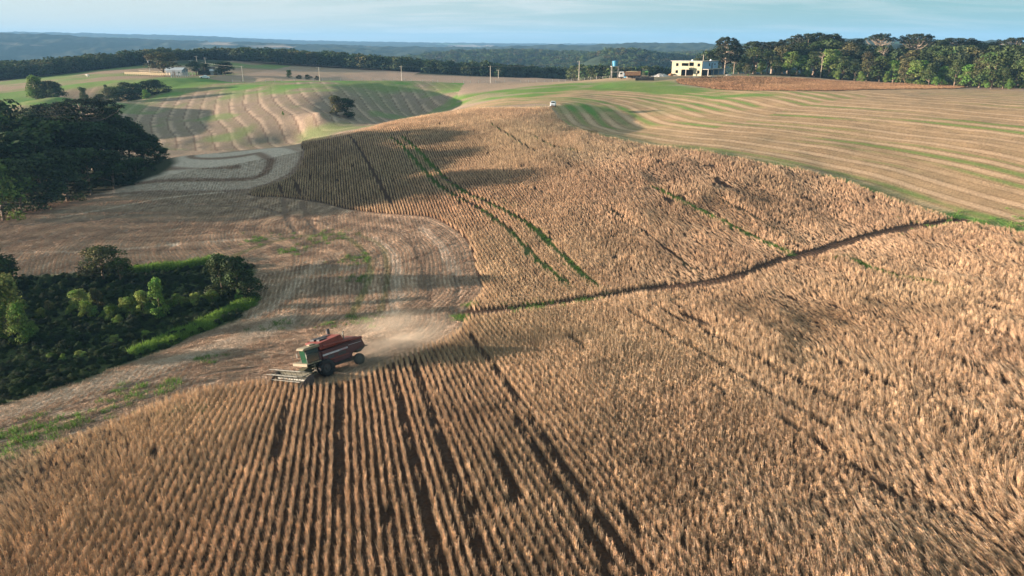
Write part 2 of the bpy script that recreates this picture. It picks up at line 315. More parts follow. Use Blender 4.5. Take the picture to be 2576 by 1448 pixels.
    # --- thicket and forest floors
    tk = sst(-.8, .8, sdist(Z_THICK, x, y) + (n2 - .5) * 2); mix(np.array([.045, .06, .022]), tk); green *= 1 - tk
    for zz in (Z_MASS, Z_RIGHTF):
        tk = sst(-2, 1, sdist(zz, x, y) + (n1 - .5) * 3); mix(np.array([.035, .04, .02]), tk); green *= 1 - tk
    green = np.clip(green, 0, 1)
    gcol = grass * (1 - n1[:, None]) + lush * n1[:, None]
    col = col * (1 - green[:, None]) + gcol * green[:, None]
    # --- far country: forest with fields between
    fz = sst(520, 620, r + (n3 - .5) * 120)
    lf = sst(430, 460, y) * ((x < -190) | (x > -60)) 
    wood = np.array([.030, .045, .022]) * (.7 + .6 * n1[:, None])
    fz = np.maximum(fz, lf)
    fld = sst(.66, .69, fbm(x, y, 330, 101, 2)) * sst(1000, 1300, r) * (n3 < .72)
    fc = np.where((fbm(x, y, 500, 111, 1) > .5)[:, None], np.array([.38, .27, .19]), np.array([.10, .19, .08]))
    wood = wood * (1 - fld[:, None]) + fc * fld[:, None]
    col = col * (1 - fz[:, None]) + wood * fz[:, None]
    amp = amp * (1 - fz) * (1 - soy * .6) * sst(190, 90, r) * (.35 + .9 * n3)
    return np.clip(col, 0, 1), s, amp, green, fz * (1 - fld)

# ------------------------------------------------------------------ the ground sheet
def build_ground():
    az = np.concatenate([np.linspace(-math.pi, -.86, 40, endpoint=False), np.linspace(-.86, .86, 800), np.linspace(.86, math.pi, 41)[1:-1]])
    rr = np.concatenate([[2, 5, 9], np.exp(np.linspace(math.log(13), math.log(60), 200, endpoint=False)), np.exp(np.linspace(math.log(60), math.log(420), 700, endpoint=False)), np.exp(np.linspace(math.log(420), math.log(9500), 330))])
    A, Rr = np.meshgrid(az, rr, indexing='ij'); x = (Rr * np.sin(A)).ravel(); y = (Rr * np.cos(A)).ravel(); na, nr = len(az), len(rr)
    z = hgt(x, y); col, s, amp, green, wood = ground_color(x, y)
    r = np.hypot(x, y)
    top = wood * sst(800, 1300, r) * ((fbm(x, y, 28, 201) - .35) * 11 + (fbm(x, y, 90, 203) - .4) * 12)
    z = z + top
    # furrow between the two crops and dips on tracks
    me = bpy.data.meshes.new("ground")
    i, j = np.meshgrid(np.arange(na), np.arange(nr - 1), indexing='ij'); i2 = (i + 1) % na
    f = np.stack([i * nr + j, i * nr + j + 1, i2 * nr + j + 1, i2 * nr + j], -1).reshape(-1, 4)
    me.vertices.add(len(x)); me.vertices.foreach_set('co', np.stack([x, y, z], 1).ravel())
    me.loops.add(f.size); me.loops.foreach_set('vertex_index', f.ravel().astype(np.int32)); me.polygons.add(len(f))
    me.polygons.foreach_set('loop_start', np.arange(0, f.size, 4, dtype=np.int32)); me.polygons.foreach_set('use_smooth', np.ones(len(f), bool))
    me.update()
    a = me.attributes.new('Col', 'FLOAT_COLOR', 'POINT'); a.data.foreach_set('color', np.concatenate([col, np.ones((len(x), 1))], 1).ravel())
    for nm, v in (('rowc', s), ('rowamp', amp), ('green', green), ('wood', wood)):
        a = me.attributes.new(nm, 'FLOAT', 'POINT'); a.data.foreach_set('value', v.astype(np.float32))
    o = bpy.data.objects.new('ground', me); C.objects.link(o); o['kind'] = 'structure'
    return o

def nodes(name):
    m = bpy.data.materials.new(name); m.use_nodes = True; t = m.node_tree; t.nodes.clear()
    def N(ty, **k):
        n = t.nodes.new(ty)
        for a, b in k.items():
            if a.startswith('i_'): n.inputs[a[2:].replace('_', ' ')].default_value = b
            else: setattr(n, a, b)
        return n
    def L(a, b): t.links.new(a, b)
    return m, N, L
def math_n(N, L, op, a, b=None, c=None):
    n = N('ShaderNodeMath', operation=op)
    for k, v in enumerate((a, b, c)):
        if v is None: continue
        if isinstance(v, (int, float)): n.inputs[k].default_value = v
        else: L(v, n.inputs[k])
    return n.outputs[0]

def ground_material():
    m, N, L = nodes('field_ground')
    o = N('ShaderNodeOutputMaterial'); b = N('ShaderNodeBsdfPrincipled'); b.inputs['Roughness'].default_value = .95; b.inputs['Specular IOR Level'].default_value = .1; L(b.outputs[0], o.inputs[0])
    at = lambda nm: N('ShaderNodeAttribute', attribute_name=nm)
    tc = N('ShaderNodeTexCoord'); col = at('Col'); rc = at('rowc'); ra = at('rowamp')
    n1 = N('ShaderNodeTexNoise', i_Scale=2.6, i_Detail=6, i_Roughness=.7); L(tc.outputs['Object'], n1.inputs['Vector'])
    n2 = N('ShaderNodeTexNoise', i_Scale=9.0, i_Detail=3, i_Roughness=.7); L(tc.outputs['Object'], n2.inputs['Vector'])
    # straw flecks
    f = math_n(N, L, 'MULTIPLY_ADD', n1.outputs[0], 1.9, .05)
    f2 = math_n(N, L, 'MULTIPLY_ADD', n2.outputs[0], 1.2, .4)
    ff = math_n(N, L, 'MULTIPLY', f, f2)
    # crop rows half a metre apart
    wob = math_n(N, L, 'MULTIPLY_ADD', n1.outputs[0], .18, rc.outputs['Fac'])
    sn = math_n(N, L, 'SINE', math_n(N, L, 'MULTIPLY', wob, 2 * math.pi / .55))
    rowf = math_n(N, L, 'MULTIPLY_ADD', math_n(N, L, 'MULTIPLY', sn, ra.outputs['Fac']), .60, 1.0)
    tot = math_n(N, L, 'MULTIPLY', ff, rowf)
    vm = N('ShaderNodeVectorMath', operation='SCALE'); L(col.outputs['Color'], vm.inputs[0]); L(tot, vm.inputs['Scale'])
    L(vm.outputs[0], b.inputs['Base Color'])
    hb = math_n(N, L, 'ADD', math_n(N, L, 'MULTIPLY', math_n(N, L, 'MULTIPLY', sn, ra.outputs['Fac']), .10), math_n(N, L, 'MULTIPLY_ADD', n1.outputs[0], .34, math_n(N, L, 'MULTIPLY', n2.outputs[0], .10)))
    bp = N('ShaderNodeBump'); bp.inputs['Strength'].default_value = 1.0; bp.inputs['Distance'].default_value = .55; L(hb, bp.inputs['Height']); L(bp.outputs[0], b.inputs['Normal'])
    return m
GROUND = build_ground(); GROUND.data.materials.append(ground_material())
# ------------------------------------------------------------------ plants scattered as uncountable stuff
def quads_mesh(name, V, colr, mat):
    """V: (n,4,3) quads, colr: (n,3)"""
    n = len(V); me = bpy.data.meshes.new(name)
    me.vertices.add(n * 4); me.vertices.foreach_set('co', V.reshape(-1))
    me.loops.add(n * 4); me.loops.foreach_set('vertex_index', np.arange(n * 4, dtype=np.int32)); me.polygons.add(n)
    me.polygons.foreach_set('loop_start', np.arange(0, n * 4, 4, dtype=np.int32)); me.update()
    a = me.attributes.new('Col', 'FLOAT_COLOR', 'POINT'); c = np.ones((n * 4, 4)); c[:, :3] = np.repeat(colr, 4, 0); a.data.foreach_set('color', c.ravel())
    me.materials.append(mat); return me
def blades(n, rx, ry, zlo, zhi, ln, wd, lean, g):
    """thin upright quads standing in a box"""
    b = np.stack([g.normal(0, rx, n), g.normal(0, ry, n), g.uniform(zlo, zhi, n)], 1)
    d = np.stack([g.normal(0, lean, n), g.normal(0, lean, n), np.ones(n)], 1); d /= np.linalg.norm(d, axis=1)[:, None]
    q = g.normal(0, 1, (n, 3)); q[:, 2] *= .3; q = np.cross(d, q); q /= np.linalg.norm(q, axis=1)[:, None]
    l = (ln * g.uniform(.6, 1.3, n))[:, None]; ww = (wd * g.uniform(.6, 1.4, n))[:, None]
    return np.stack([b - q * ww, b + q * ww, b + d * l + q * ww * .5, b + d * l - q * ww * .5], 1)
def plant_material(name, rough=.9, hue=(.9, 1.1), trans=0.0, inst=False):
    m, N, L = nodes(name); o = N('ShaderNodeOutputMaterial'); b = N('ShaderNodeBsdfPrincipled'); b.inputs['Roughness'].default_value = rough; b.inputs['Specular IOR Level'].default_value = .15
    c = N('ShaderNodeAttribute', attribute_name='Col'); tcl = N('ShaderNodeAttribute', attribute_name='tcol', attribute_type='INSTANCER'); oi = N('ShaderNodeObjectInfo')
    mr = N('ShaderNodeMapRange'); mr.inputs[3].default_value = hue[0]; mr.inputs[4].default_value = hue[1]; L(oi.outputs['Random'], mr.inputs[0])
    src = c.outputs['Color']
    if inst:
        mu = N('ShaderNodeVectorMath', operation='MULTIPLY'); L(src, mu.inputs[0]); L(tcl.outputs['Color'], mu.inputs[1]); src = mu.outputs[0]
    v = N('ShaderNodeVectorMath', operation='SCALE'); L(src, v.inputs[0]); L(mr.outputs[0], v.inputs['Scale']); L(v.outputs[0], b.inputs['Base Color'])
    if trans:
        tr = N('ShaderNodeBsdfTranslucent'); L(v.outputs[0], tr.inputs[0]); mx = N('ShaderNodeMixShader'); mx.inputs[0].default_value = trans
        L(b.outputs[0], mx.inputs[1]); L(tr.outputs[0], mx.inputs[2]); L(mx.outputs[0], o.inputs[0])
    else: L(b.outputs[0], o.inputs[0])
    return m
M_SOY = plant_material('dry_soybean', hue=(.55, 1.45), trans=.05, inst=True); M_STRAW = plant_material('straw', hue=(.7, 1.25), inst=True); M_LEAF = plant_material('leaf', hue=(.8, 1.2), trans=.2); M_GRASS = plant_material('grass_blade', hue=(.8, 1.2), trans=.25)

def scatter(name, protos, xy, z, rot, scl, idx, label, cat, mat, tcol=None):
    """one object: a point cloud with real plants instanced on it"""
    coll = bpy.data.collections.new(name + '_plants')
    for k, me in enumerate(protos):
        o = bpy.data.objects.new('%s_kind%02d' % (name, k), me); coll.objects.link(o)
    n = len(xy); me = bpy.data.meshes.new(name); me.vertices.add(n)
    me.vertices.foreach_set('co', np.column_stack([xy, z]).ravel())
    a = me.attributes.new('rot', 'FLOAT_VECTOR', 'POINT'); a.data.foreach_set('vector', np.asarray(rot, np.float32).ravel())
    a = me.attributes.new('scl', 'FLOAT_VECTOR', 'POINT'); a.data.foreach_set('vector', np.asarray(scl, np.float32).ravel())
    a = me.attributes.new('idx', 'INT', 'POINT'); a.data.foreach_set('value', np.asarray(idx, np.int32))
    if tcol is not None:
        a = me.attributes.new('tcol', 'FLOAT_COLOR', 'POINT'); a.data.foreach_set('color', np.column_stack([tcol, np.ones(n)]).astype(np.float32).ravel())
    me.materials.append(mat)
    ob = bpy.data.objects.new(name, me); C.objects.link(ob)
    g = bpy.data.node_groups.new(name + '_scatter', 'GeometryNodeTree')
    g.interface.new_socket('Geometry', in_out='INPUT', socket_type='NodeSocketGeometry'); g.interface.new_socket('Geometry', in_out='OUTPUT', socket_type='NodeSocketGeometry')
    gi = g.nodes.new('NodeGroupInput'); go = g.nodes.new('NodeGroupOutput'); ip = g.nodes.new('GeometryNodeInstanceOnPoints'); ci = g.nodes.new('GeometryNodeCollectionInfo')
    ci.inputs['Collection'].default_value = coll; ci.inputs['Separate Children'].default_value = True; ci.inputs['Reset Children'].default_value = True
    ip.inputs['Pick Instance'].default_value = True
    def na(nm, ty):
        q = g.nodes.new('GeometryNodeInputNamedAttribute'); q.data_type = ty; q.inputs['Name'].default_value = nm; return q.outputs['Attribute']
    g.links.new(gi.outputs[0], ip.inputs['Points']); g.links.new(ci.outputs[0], ip.inputs['Instance'])
    g.links.new(na('idx', 'INT'), ip.inputs['Instance Index']); g.links.new(na('rot', 'FLOAT_VECTOR'), ip.inputs['Rotation']); g.links.new(na('scl', 'FLOAT_VECTOR'), ip.inputs['Scale'])
    g.links.new(ip.outputs[0], go.inputs[0])
    md = ob.modifiers.new('scatter', 'NODES'); md.node_group = g
    ob['kind'] = 'stuff'; ob['label'] = label; ob['category'] = cat
    return ob

g_ = np.random.default_rng(11)
def soy_proto(k):
    g = np.random.default_rng(100 + k)
    a = blades(14, .035, .09, 0, .4, .34, .006, .16, g); b = blades(50, .045, .10, .15, .78, .12, .0085, .35, g); c = blades(8, .035, .09, 0.0, .1, .92, .006, .13, g)
    V = np.concatenate([a, b, c]); n = len(V)
    base = np.array([[.53, .33, .195], [.60, .405, .22], [.33, .20, .15], [.72, .55, .40], [.48, .28, .20]])
    col = base[g.choice(5, n, p=[.32, .26, .2, .1, .12])] * g.uniform(.75, 1.25, (n, 1)); col[-7:] = (.52, .42, .32)
    return quads_mesh('soy_plant', V, col, M_SOY)
CR, SR = math.cos(R(13.8)), math.sin(R(13.8))
def row_grid(poly, rowsp, step, g):
    """points along straight rows at azimuth -13.8 degrees inside a polygon"""
    s = poly[:, 0] * CR + poly[:, 1] * SR; t = -poly[:, 0] * SR + poly[:, 1] * CR
    S, T = np.meshgrid(np.arange(s.min(), s.max(), rowsp), np.arange(t.min(), t.max(), step), indexing='ij')
    S = S.ravel(); T = T.ravel() + g.uniform(-.5, .5, S.size) * step
    return S, T
def soytint(x, y):
    a = fbm(x, y, 26, 401)[:, None]; b = fbm(x, y, 6, 403)[:, None]
    return (np.array([1.05, .94, .88]) * (1 - a) + np.array([.98, 1.03, .95]) * a) * (.70 + .60 * b)
def crop(poly, name, label, rowsp, step, ymax, w_, tint=1.0, hs=1.0):
    S, T = row_grid(poly, rowsp, step, g_)
    x0 = S * CR - T * SR; y0 = S * SR + T * CR
    # rows read clearly in the left of the near field, lodged and tangled to the right
    lod = sst(4, 30, x0 + (fbm(x0, y0, 18, 301) - .5) * 26) * sst(190, 120, y0)
    lod = np.maximum(lod, sst(-22, -34, x0) * (y0 < 70))
    lod = np.clip(lod + (fbm(S * 1.0, T * .35, 4, 303) - .5) * .7, 0, 1)
    jit = .035 + .17 * lod
    S2 = S + g_.normal(0, 1, S.size) * jit + (vnoise(S, T, 2.2, 305) - .5) * .16 * (.4 + lod)
    x = S2 * CR - T * SR; y = S2 * SR + T * CR
    az = np.abs(np.arctan2(x, y)); keep = (az < .80) & (y < ymax) & (y > 14) 
    keep &= ~((np.hypot(x, y) > 60) & (az > .70))
    S, T, x, y, lod = S[keep], T[keep], x[keep], y[keep], lod[keep]
    sd = sdist(poly, x, y) + (vnoise(x, y, 1.5, 307) - .5) * .5; keep = sd > .12
    gap = fbm(S, T * .16, 1.1, 309, 2); broad = fbm(S, T * .4, 11, 310)        # streaks where plants failed or fell
    keep &= gap > (.13 + .10 * lod * sst(.30, .60, broad))
    rowmiss = vnoise(np.round(S / rowsp) * 7.7, T * .12, 1.0, 311); keep &= (rowmiss > .01) & (g_.random(len(S)) > .18 * lod)
    if name == 'soybean_crop' and ymax == 130:
        for p0, pm, p1 in ROWT:
            S0 = pm[0] * CR + pm[1] * SR; S0 = S[np.argmin(np.abs(S - S0))]; t0, t1 = sorted((-p0[0] * SR + p0[1] * CR, -p1[0] * SR + p1[1] * CR)); rag = (vnoise(S * 3, T, 1.2, 345) - .5) * 1.5
            keep &= ~((np.abs(S - S0) < .2) & (T + rag > t0) & (T + rag < t1) & (vnoise(S * .3, T, 3.5, 347) > .16) & (g_.random(len(S)) > .08))
    for ln, wd, gg in TRK:
        bb = (x > ln[:, 0].min() - 3) & (x < ln[:, 0].max() + 3) & (y > ln[:, 1].min() - 3) & (y < ln[:, 1].max() + 3)
        if bb.any():
            d = np.full(x.shape, 9.); d[bb] = pdist(ln, x[bb], y[bb])[0]; ef = np.minimum(np.hypot(x - ln[0, 0], y - ln[0, 1]), np.hypot(x - ln[-1, 0], y - ln[-1, 1])); keep &= d > wd * .40 * (.75 + .5 * vnoise(x, y, 2, 313)) * sst(-.5, 4, ef)
    x, y, S, T, lod = x[keep], y[keep], S[keep], T[keep], lod[keep]; n = len(x)
    # keep the machine's own place clear
    tilt = lod * sst(.25, .75, fbm(S, T * .5, 4, 315)) * 1.15 + g_.normal(0, .10, n)
    rz = R(13.8) + g_.normal(0, .25, n) + lod * g_.uniform(-.5, .5, n); dirn = R(150) + (fbm(x, y, 16, 317) - .5) * 2.4 - rz
    rx = -tilt * np.sin(dirn); ry = tilt * np.cos(dirn)
    rot = np.column_stack([rx + g_.normal(0, .05, n), ry, rz])
    h = (.69 + .36 * (fbm(x, y, 9, 319) - .5) + g_.normal(0, .11, n)) * (1 - .25 * lod * sst(.4, .7, fbm(x, y, 5, 321)))
    h = h * hs; scl = np.column_stack([np.full(n, w_) * g_.uniform(.8, 1.25, n), np.full(n, w_) * g_.uniform(.8, 1.25, n), h])
    return scatter(name, [soy_proto(k) for k in range(8)], np.column_stack([x, y]), hq(x, y) - .02, rot, scl, g_.integers(0, 8, n), label, 'soybeans', M_SOY, soytint(x, y) * tint), n
COMB = hit(838, 938)           # where the red harvester stands
_, nA = crop(SOY_A, 'soybean_crop', 'ripe brown soybean plants standing in rows across the whole foreground', .5, .135, 130, .66)
_, nB = crop(SOY_B, 'soybean_crop', 'ripe soybean plants on the middle slope beyond the dark furrow', .5, .21, 222, .80)
_, nC = crop(SOY_C, 'soybean_crop', 'strip of brown soybean plants between the unfinished house and the wood', .8, .5, 330, 1.3, np.array([.56, .49, .44]), .7)

# ---- cut stubble and straw: short stalks in rows
def stub_proto(k):
    g = np.random.default_rng(200 + k)
    a = blades(12, .10, .16, 0, .03, .13, .007, .3, g)
    b = blades(14, .11, .26, .01, .05, .16, .011, 6.0, g)
    V = np.concatenate([a, b]); n = len(V); col = np.array([1.35, 1.35, 1.35]) * g.uniform(.6, 1.35, (n, 1)); col[::3] = np.array([1.0, .85, .78]) * g.uniform(.8, 1.2, (len(col[::3]), 1))
    return quads_mesh('stubble_tuft', V, col, M_STRAW)
def stubble():
    n0 = 175000; r = np.sqrt(g_.uniform(25 ** 2, 175 ** 2, n0)); a = g_.uniform(-.72, .12, n0); x = r * np.sin(a); y = r * np.cos(a)
    d, sgn = pdist(GUIDE_C, x, y)
    # pull on to rows
    near = (sdist(Z_THICK, x, y) < 0) & (sdist(Z_MASS, x, y) < 0) & (sdist(SOY_A, x, y) < -.1) & (sdist(SOY_B, x, y) < -.1) & (y < 178) & (x > -110)
    left = (x < -22)
    x, y, d, left = x[near], y[near], d[near], left[near]
    h1_ = np.full(len(x), .5)
    gx = (pdist(GUIDE_C, x + .05, y)[0] - d) / .05; gy = (pdist(GUIDE_C, x, y + .05)[0] - d) / .05
    tgt = np.round(d / .6) * .6 - d
    S = x * CR + y * SR; ts = np.round(S / .6) * .6 - S
    k = (fbm(x, y, 14, 331) < .52) | (x > -14)
    x = np.where(k, x + gx * tgt, x + CR * ts); y = np.where(k, y + gy * tgt, y + SR * ts)
    x += g_.normal(0, .05, len(x)); y += g_.normal(0, .05, len(x))
    rz = np.where(k, np.arctan2(gy, gx), R(13.8)); gc = ground_color(x, y)[0]; ok = (fbm(x, y, 4, 333) > .14) & (gc.mean(1) > .17 + g_.uniform(-.03, .03, len(x))); x, y, rz, gc = x[ok], y[ok], rz[ok], gc[ok]; n = len(x)
    s = g_.uniform(.7, 1.3, n)
    scatter('stubble', [stub_proto(k) for k in range(6)], np.column_stack([x, y]), hq(x, y) - .01, np.column_stack([np.zeros(n), np.zeros(n), rz + g_.normal(0, .2, n)]), np.column_stack([s, s, s * g_.uniform(.7, 1.5, n)]), g_.integers(0, 6, n),
            'short cut soybean stubble and loose straw left of the standing crop', 'stubble', M_STRAW, gc)
    return n
nS = stubble()

# ---- weeds and grass
def weed_proto(k, h=.35, w_=.25, n=40, col=(.10, .19, .04)):
    g = np.random.default_rng(300 + k); V = blades(n, w_, w_, 0, .05, h, .02, .45, g)
    return quads_mesh('weed_tuft', V, np.array(col) * g.uniform(.6, 1.5, (n, 1)) * np.array([1, 1, 1]), M_GRASS)
def weeds():
    X = []; 
    for ln, wd, gg in TRK:
        if gg < .3: continue
        seg = np.hypot(*np.diff(ln, axis=0).T); L_ = seg.sum(); n = int(L_ * 7 * gg); t = g_.uniform(0, L_, n); cum = np.concatenate([[0], np.cumsum(seg)])
        px = np.interp(t, cum, ln[:, 0]) + g_.normal(0, wd * .35, n); py = np.interp(t, cum, ln[:, 1]) + g_.normal(0, wd * .35, n)
        k = vnoise(px, py, 6, 341) > .5 - gg * .45; X.append(np.column_stack([px, py])[k])
    spots = [((1350,773),2.2,160),((1158,802),.9,90),((1178,770),.7,50),((1470,757),1.2,70),((2560,575),7,500),((1260,505),2,60),((735,632),1.6,120),((655,605),2.5,120),((810,597),3.5,160),((900,655),2.2,120),((905,700),1.4,60),
             ((20,1120),3,200),((100,1075),2.5,120),((330,990),2.2,90),((400,975),2,60),((250,1040),2.2,80),((885,812),2.4,130),((700,825),2.5,60),((2100,650),2,80),((2330,560),4,80),((440,1050),1.5,40),((530,905),1.2,40),((1290,520),1.5,60)]
    for p, rad, n in spots:
        c = hit(*p); X.append(c + g_.normal(0, rad * .6, (max(8, n // 4), 2)) * (1.3, 1))
    X = np.vstack(X); n = len(X); s = g_.uniform(.3, 1.1, n)
    scatter('weeds', [weed_proto(k) for k in range(5)], X, hq(X[:, 0], X[:, 1]), np.column_stack([np.zeros(n), np.zeros(n), g_.uniform(0, 6.28, n)]), np.column_stack([s, s, s]), g_.integers(0, 5, n),
            'bright green weeds growing in the wheel tracks and along the field edges', 'weeds', M_GRASS)
weeds()
def grass_bank(line, width, n, h, label):
    ln = W(line, 6); seg = np.hypot(*np.diff(ln, axis=0).T); cum = np.concatenate([[0], np.cumsum(seg)]); t = g_.uniform(0, cum[-1], n)
    i = np.clip(np.searchsorted(cum, t) - 1, 0, len(seg) - 1); d = (ln[i + 1] - ln[i]) / seg[i][:, None]
    off = g_.uniform(-.5, .5, n) * width * (.25 + 1.3 * vnoise(t, t * 0, 3, 351)) + (vnoise(t, t * 0, 6, 353) - .5) * 1.6; X = ln[i] + d * (t - cum[i])[:, None] + np.column_stack([-d[:, 1], d[:, 0]]) * off[:, None]
    s = g_.uniform(.7, 1.25, n)
    scatter('tall_grass', [weed_proto(20 + k, h, .22, 55, (.13, .22, .045)) for k in range(5)], X, hq(X[:, 0], X[:, 1]), np.column_stack([g_.normal(0, .1, n), np.full(n, .25), g_.uniform(-.4, .4, n)]), np.column_stack([s, s, s]), g_.integers(0, 5, n), label, 'grass', M_GRASS)
grass_bank([(330,892),(400,868),(450,842),(520,822),(570,795),(615,770),(628,755)], 1.7, 900, .55, 'bank of tall bright green grass along the front edge of the thicket')
grass_bank([(330,688),(380,680),(450,673),(520,665),(560,662)], 1.0, 420, .8, 'thin strip of bright green grass along the back edge of the thicket')
print('PLANTS', nA, nB, nC, nS)
# ------------------------------------------------------------------ labels and small mesh tools
def tag(o, label=None, cat=None, group=None, kind=None):
    if label: o['label'] = label
    if cat: o['category'] = cat
    if group: o['group'] = group
    if kind: o['kind'] = kind
    return o
def empty(name, loc, rz=0.0):
    o = bpy.data.objects.new(name, None); C.objects.link(o); o.location = loc; o.rotation_euler = (0, 0, rz); o.empty_display_size = .3; return o
def child(name, me, parent, mat=None):
    o = bpy.data.objects.new(name, me); C.objects.link(o); o.parent = parent
    if mat and not me.materials: me.materials.append(mat)
    return o
def copy_tree(o, parent=None):
    c = o.copy(); C.objects.link(c)
    if parent: c.parent = parent
    for ch in list(o.children): copy_tree(ch, c)
    return c
class MB:
    """collects boxes, prisms and tubes; build() links them as one mesh object"""
    def __init__(s): s.v = []; s.f = []; s.sm = []
    def add(s, vs, fs, smooth=False):
        k = len(s.v); s.v += [tuple(map(float, p)) for p in vs]; s.f += [tuple(i + k for i in f) for f in fs]; s.sm += [smooth] * len(fs); return s
    def box(s, x0, y0, z0, x1, y1, z1):
        return s.add([(x0,y0,z0),(x1,y0,z0),(x1,y1,z0),(x0,y1,z0),(x0,y0,z1),(x1,y0,z1),(x1,y1,z1),(x0,y1,z1)], [(0,3,2,1),(4,5,6,7),(0,1,5,4),(1,2,6,5),(2,3,7,6),(3,0,4,7)])
    def prism(s, prof, y0, y1):               # profile in x,z extruded along y
        n = len(prof); vs = [(x, y0, z) for x, z in prof] + [(x, y1, z) for x, z in prof]
        return s.add(vs, [tuple(range(n)), tuple(range(2 * n - 1, n - 1, -1))] + [(i, n + i, n + (i + 1) % n, (i + 1) % n) for i in range(n)])
    def tube(s, pts, rad, n=8, cap=True, smooth=True):
        pts = [Vector(p) for p in pts]; rad = [rad] * len(pts) if isinstance(rad, (int, float)) else rad; vs = []
        for i, p in enumerate(pts):
            d = (pts[min(i + 1, len(pts) - 1)] - pts[max(i - 1, 0)]).normalized()
            a = d.cross(Vector((0, 0, 1)) if abs(d.z) < .9 else Vector((1, 0, 0))).normalized(); b = d.cross(a)
            vs += [p + (a * math.cos(t) + b * math.sin(t)) * rad[i] for t in [2 * math.pi * k / n for k in range(n)]]
        fs = [(i * n + k, i * n + (k + 1) % n, (i + 1) * n + (k + 1) % n, (i + 1) * n + k) for i in range(len(pts) - 1) for k in range(n)]
        s.add(vs, fs, smooth)
        if cap: s.add([vs[k] for k in range(n)], [tuple(range(n))]); s.add(vs[-n:], [tuple(range(n - 1, -1, -1))])
        return s
    def cyl(s, c, axis, r, h, n=20):          # axis 'x','y','z', centred
        c = Vector(c); a = {'x': Vector((1,0,0)), 'y': Vector((0,1,0)), 'z': Vector((0,0,1))}[axis]; return s.tube([c - a * h / 2, c + a * h / 2], r, n)
    def mesh(s, name, mat=None):
        me = bpy.data.meshes.new(name); me.from_pydata(s.v, [], s.f); me.polygons.foreach_set('use_smooth', s.sm); me.update()
        bm = bmesh.new(); bm.from_mesh(me); bmesh.ops.recalc_face_normals(bm, faces=bm.faces); bm.to_mesh(me); bm.free()
        if mat: me.materials.append(mat)
        return me
    def build(s, name, mat, parent=None, bevel=0):
        o = bpy.data.objects.new(name, s.mesh(name, mat)); C.objects.link(o)
        if parent: o.parent = parent
        if bevel:
            b = o.modifiers.new('bevel', 'BEVEL'); b.width = bevel; b.segments = 2; b.limit_method = 'ANGLE'
        return o
def paint(name, col, rough=.5, metal=0.0, noise=.15, scale=6, spec=.4):
    m, N, L = nodes(name); o = N('ShaderNodeOutputMaterial'); b = N('ShaderNodeBsdfPrincipled'); L(b.outputs[0], o.inputs[0])
    b.inputs['Roughness'].default_value = rough; b.inputs['Metallic'].default_value = metal; b.inputs['Specular IOR Level'].default_value = spec
    tc = N('ShaderNodeTexCoord'); n = N('ShaderNodeTexNoise', i_Scale=scale, i_Detail=5, i_Roughness=.65); L(tc.outputs['Object'], n.inputs['Vector'])
    mr = N('ShaderNodeMapRange'); mr.inputs[1].default_value = .3; mr.inputs[2].default_value = .7; mr.inputs[3].default_value = 1 - noise; mr.inputs[4].default_value = 1 + noise; L(n.outputs[0], mr.inputs[0])
    v = N('ShaderNodeVectorMath', operation='SCALE'); v.inputs[0].default_value = col[:3]; L(mr.outputs[0], v.inputs['Scale']); L(v.outputs[0], b.inputs['Base Color'])
    return m
M_BARK = paint('bark', (.16, .12, .085), .9, noise=.35, scale=9); M_PALEBARK = paint('pale_bark', (.22, .18, .14), .9, noise=.3, scale=9)

# ------------------------------------------------------------------ trees
LEAFC = {'dark': (.038, .058, .024), 'mid': (.055, .080, .028), 'bright': (.115, .17, .042), 'olive': (.078, .080, .036), 'pine': (.030, .042, .026), 'lush': (.10, .18, .04), 'yellow': (.17, .21, .06)}
def leaf_cloud(lobes, per, size, col, g, flat=0.0, fill=.35):
    Q = []; Cc = []
    for (c, r) in lobes:
        c = np.array(c); r = np.array(r); n = max(8, int(per * (r[0] * r[1] + r[0] * r[2]) / 2))
        d = g.normal(0, 1, (n, 3)); d /= np.linalg.norm(d, axis=1)[:, None]; d[:, 2] = np.where(d[:, 2] < -.55, -d[:, 2], d[:, 2])
        rad = np.where(g.random(n) < fill, g.uniform(.45, .85, n), g.uniform(.82, 1.1, n)); p = c + d * r * rad[:, None]
        nrm = d + g.normal(0, .55, (n, 3)); nrm[:, 2] += flat; nrm /= np.linalg.norm(nrm, axis=1)[:, None]
        t = np.cross(nrm, g.normal(0, 1, (n, 3))); t /= np.linalg.norm(t, axis=1)[:, None] + 1e-9; b = np.cross(nrm, t)
        s = (size * g.uniform(.55, 1.35, n))[:, None]
        Q.append(np.stack([p - t * s, p - b * s * .6, p + t * s, p + b * s * .6], 1))
        Cc.append(np.array(col) * g.uniform(.75, 1.25) * g.uniform(.7, 1.35, (n, 1)) * (1 + g.normal(0, .08, (1, 3))))
    return np.concatenate(Q), np.clip(np.concatenate(Cc), .005, 1)
TREES = {}
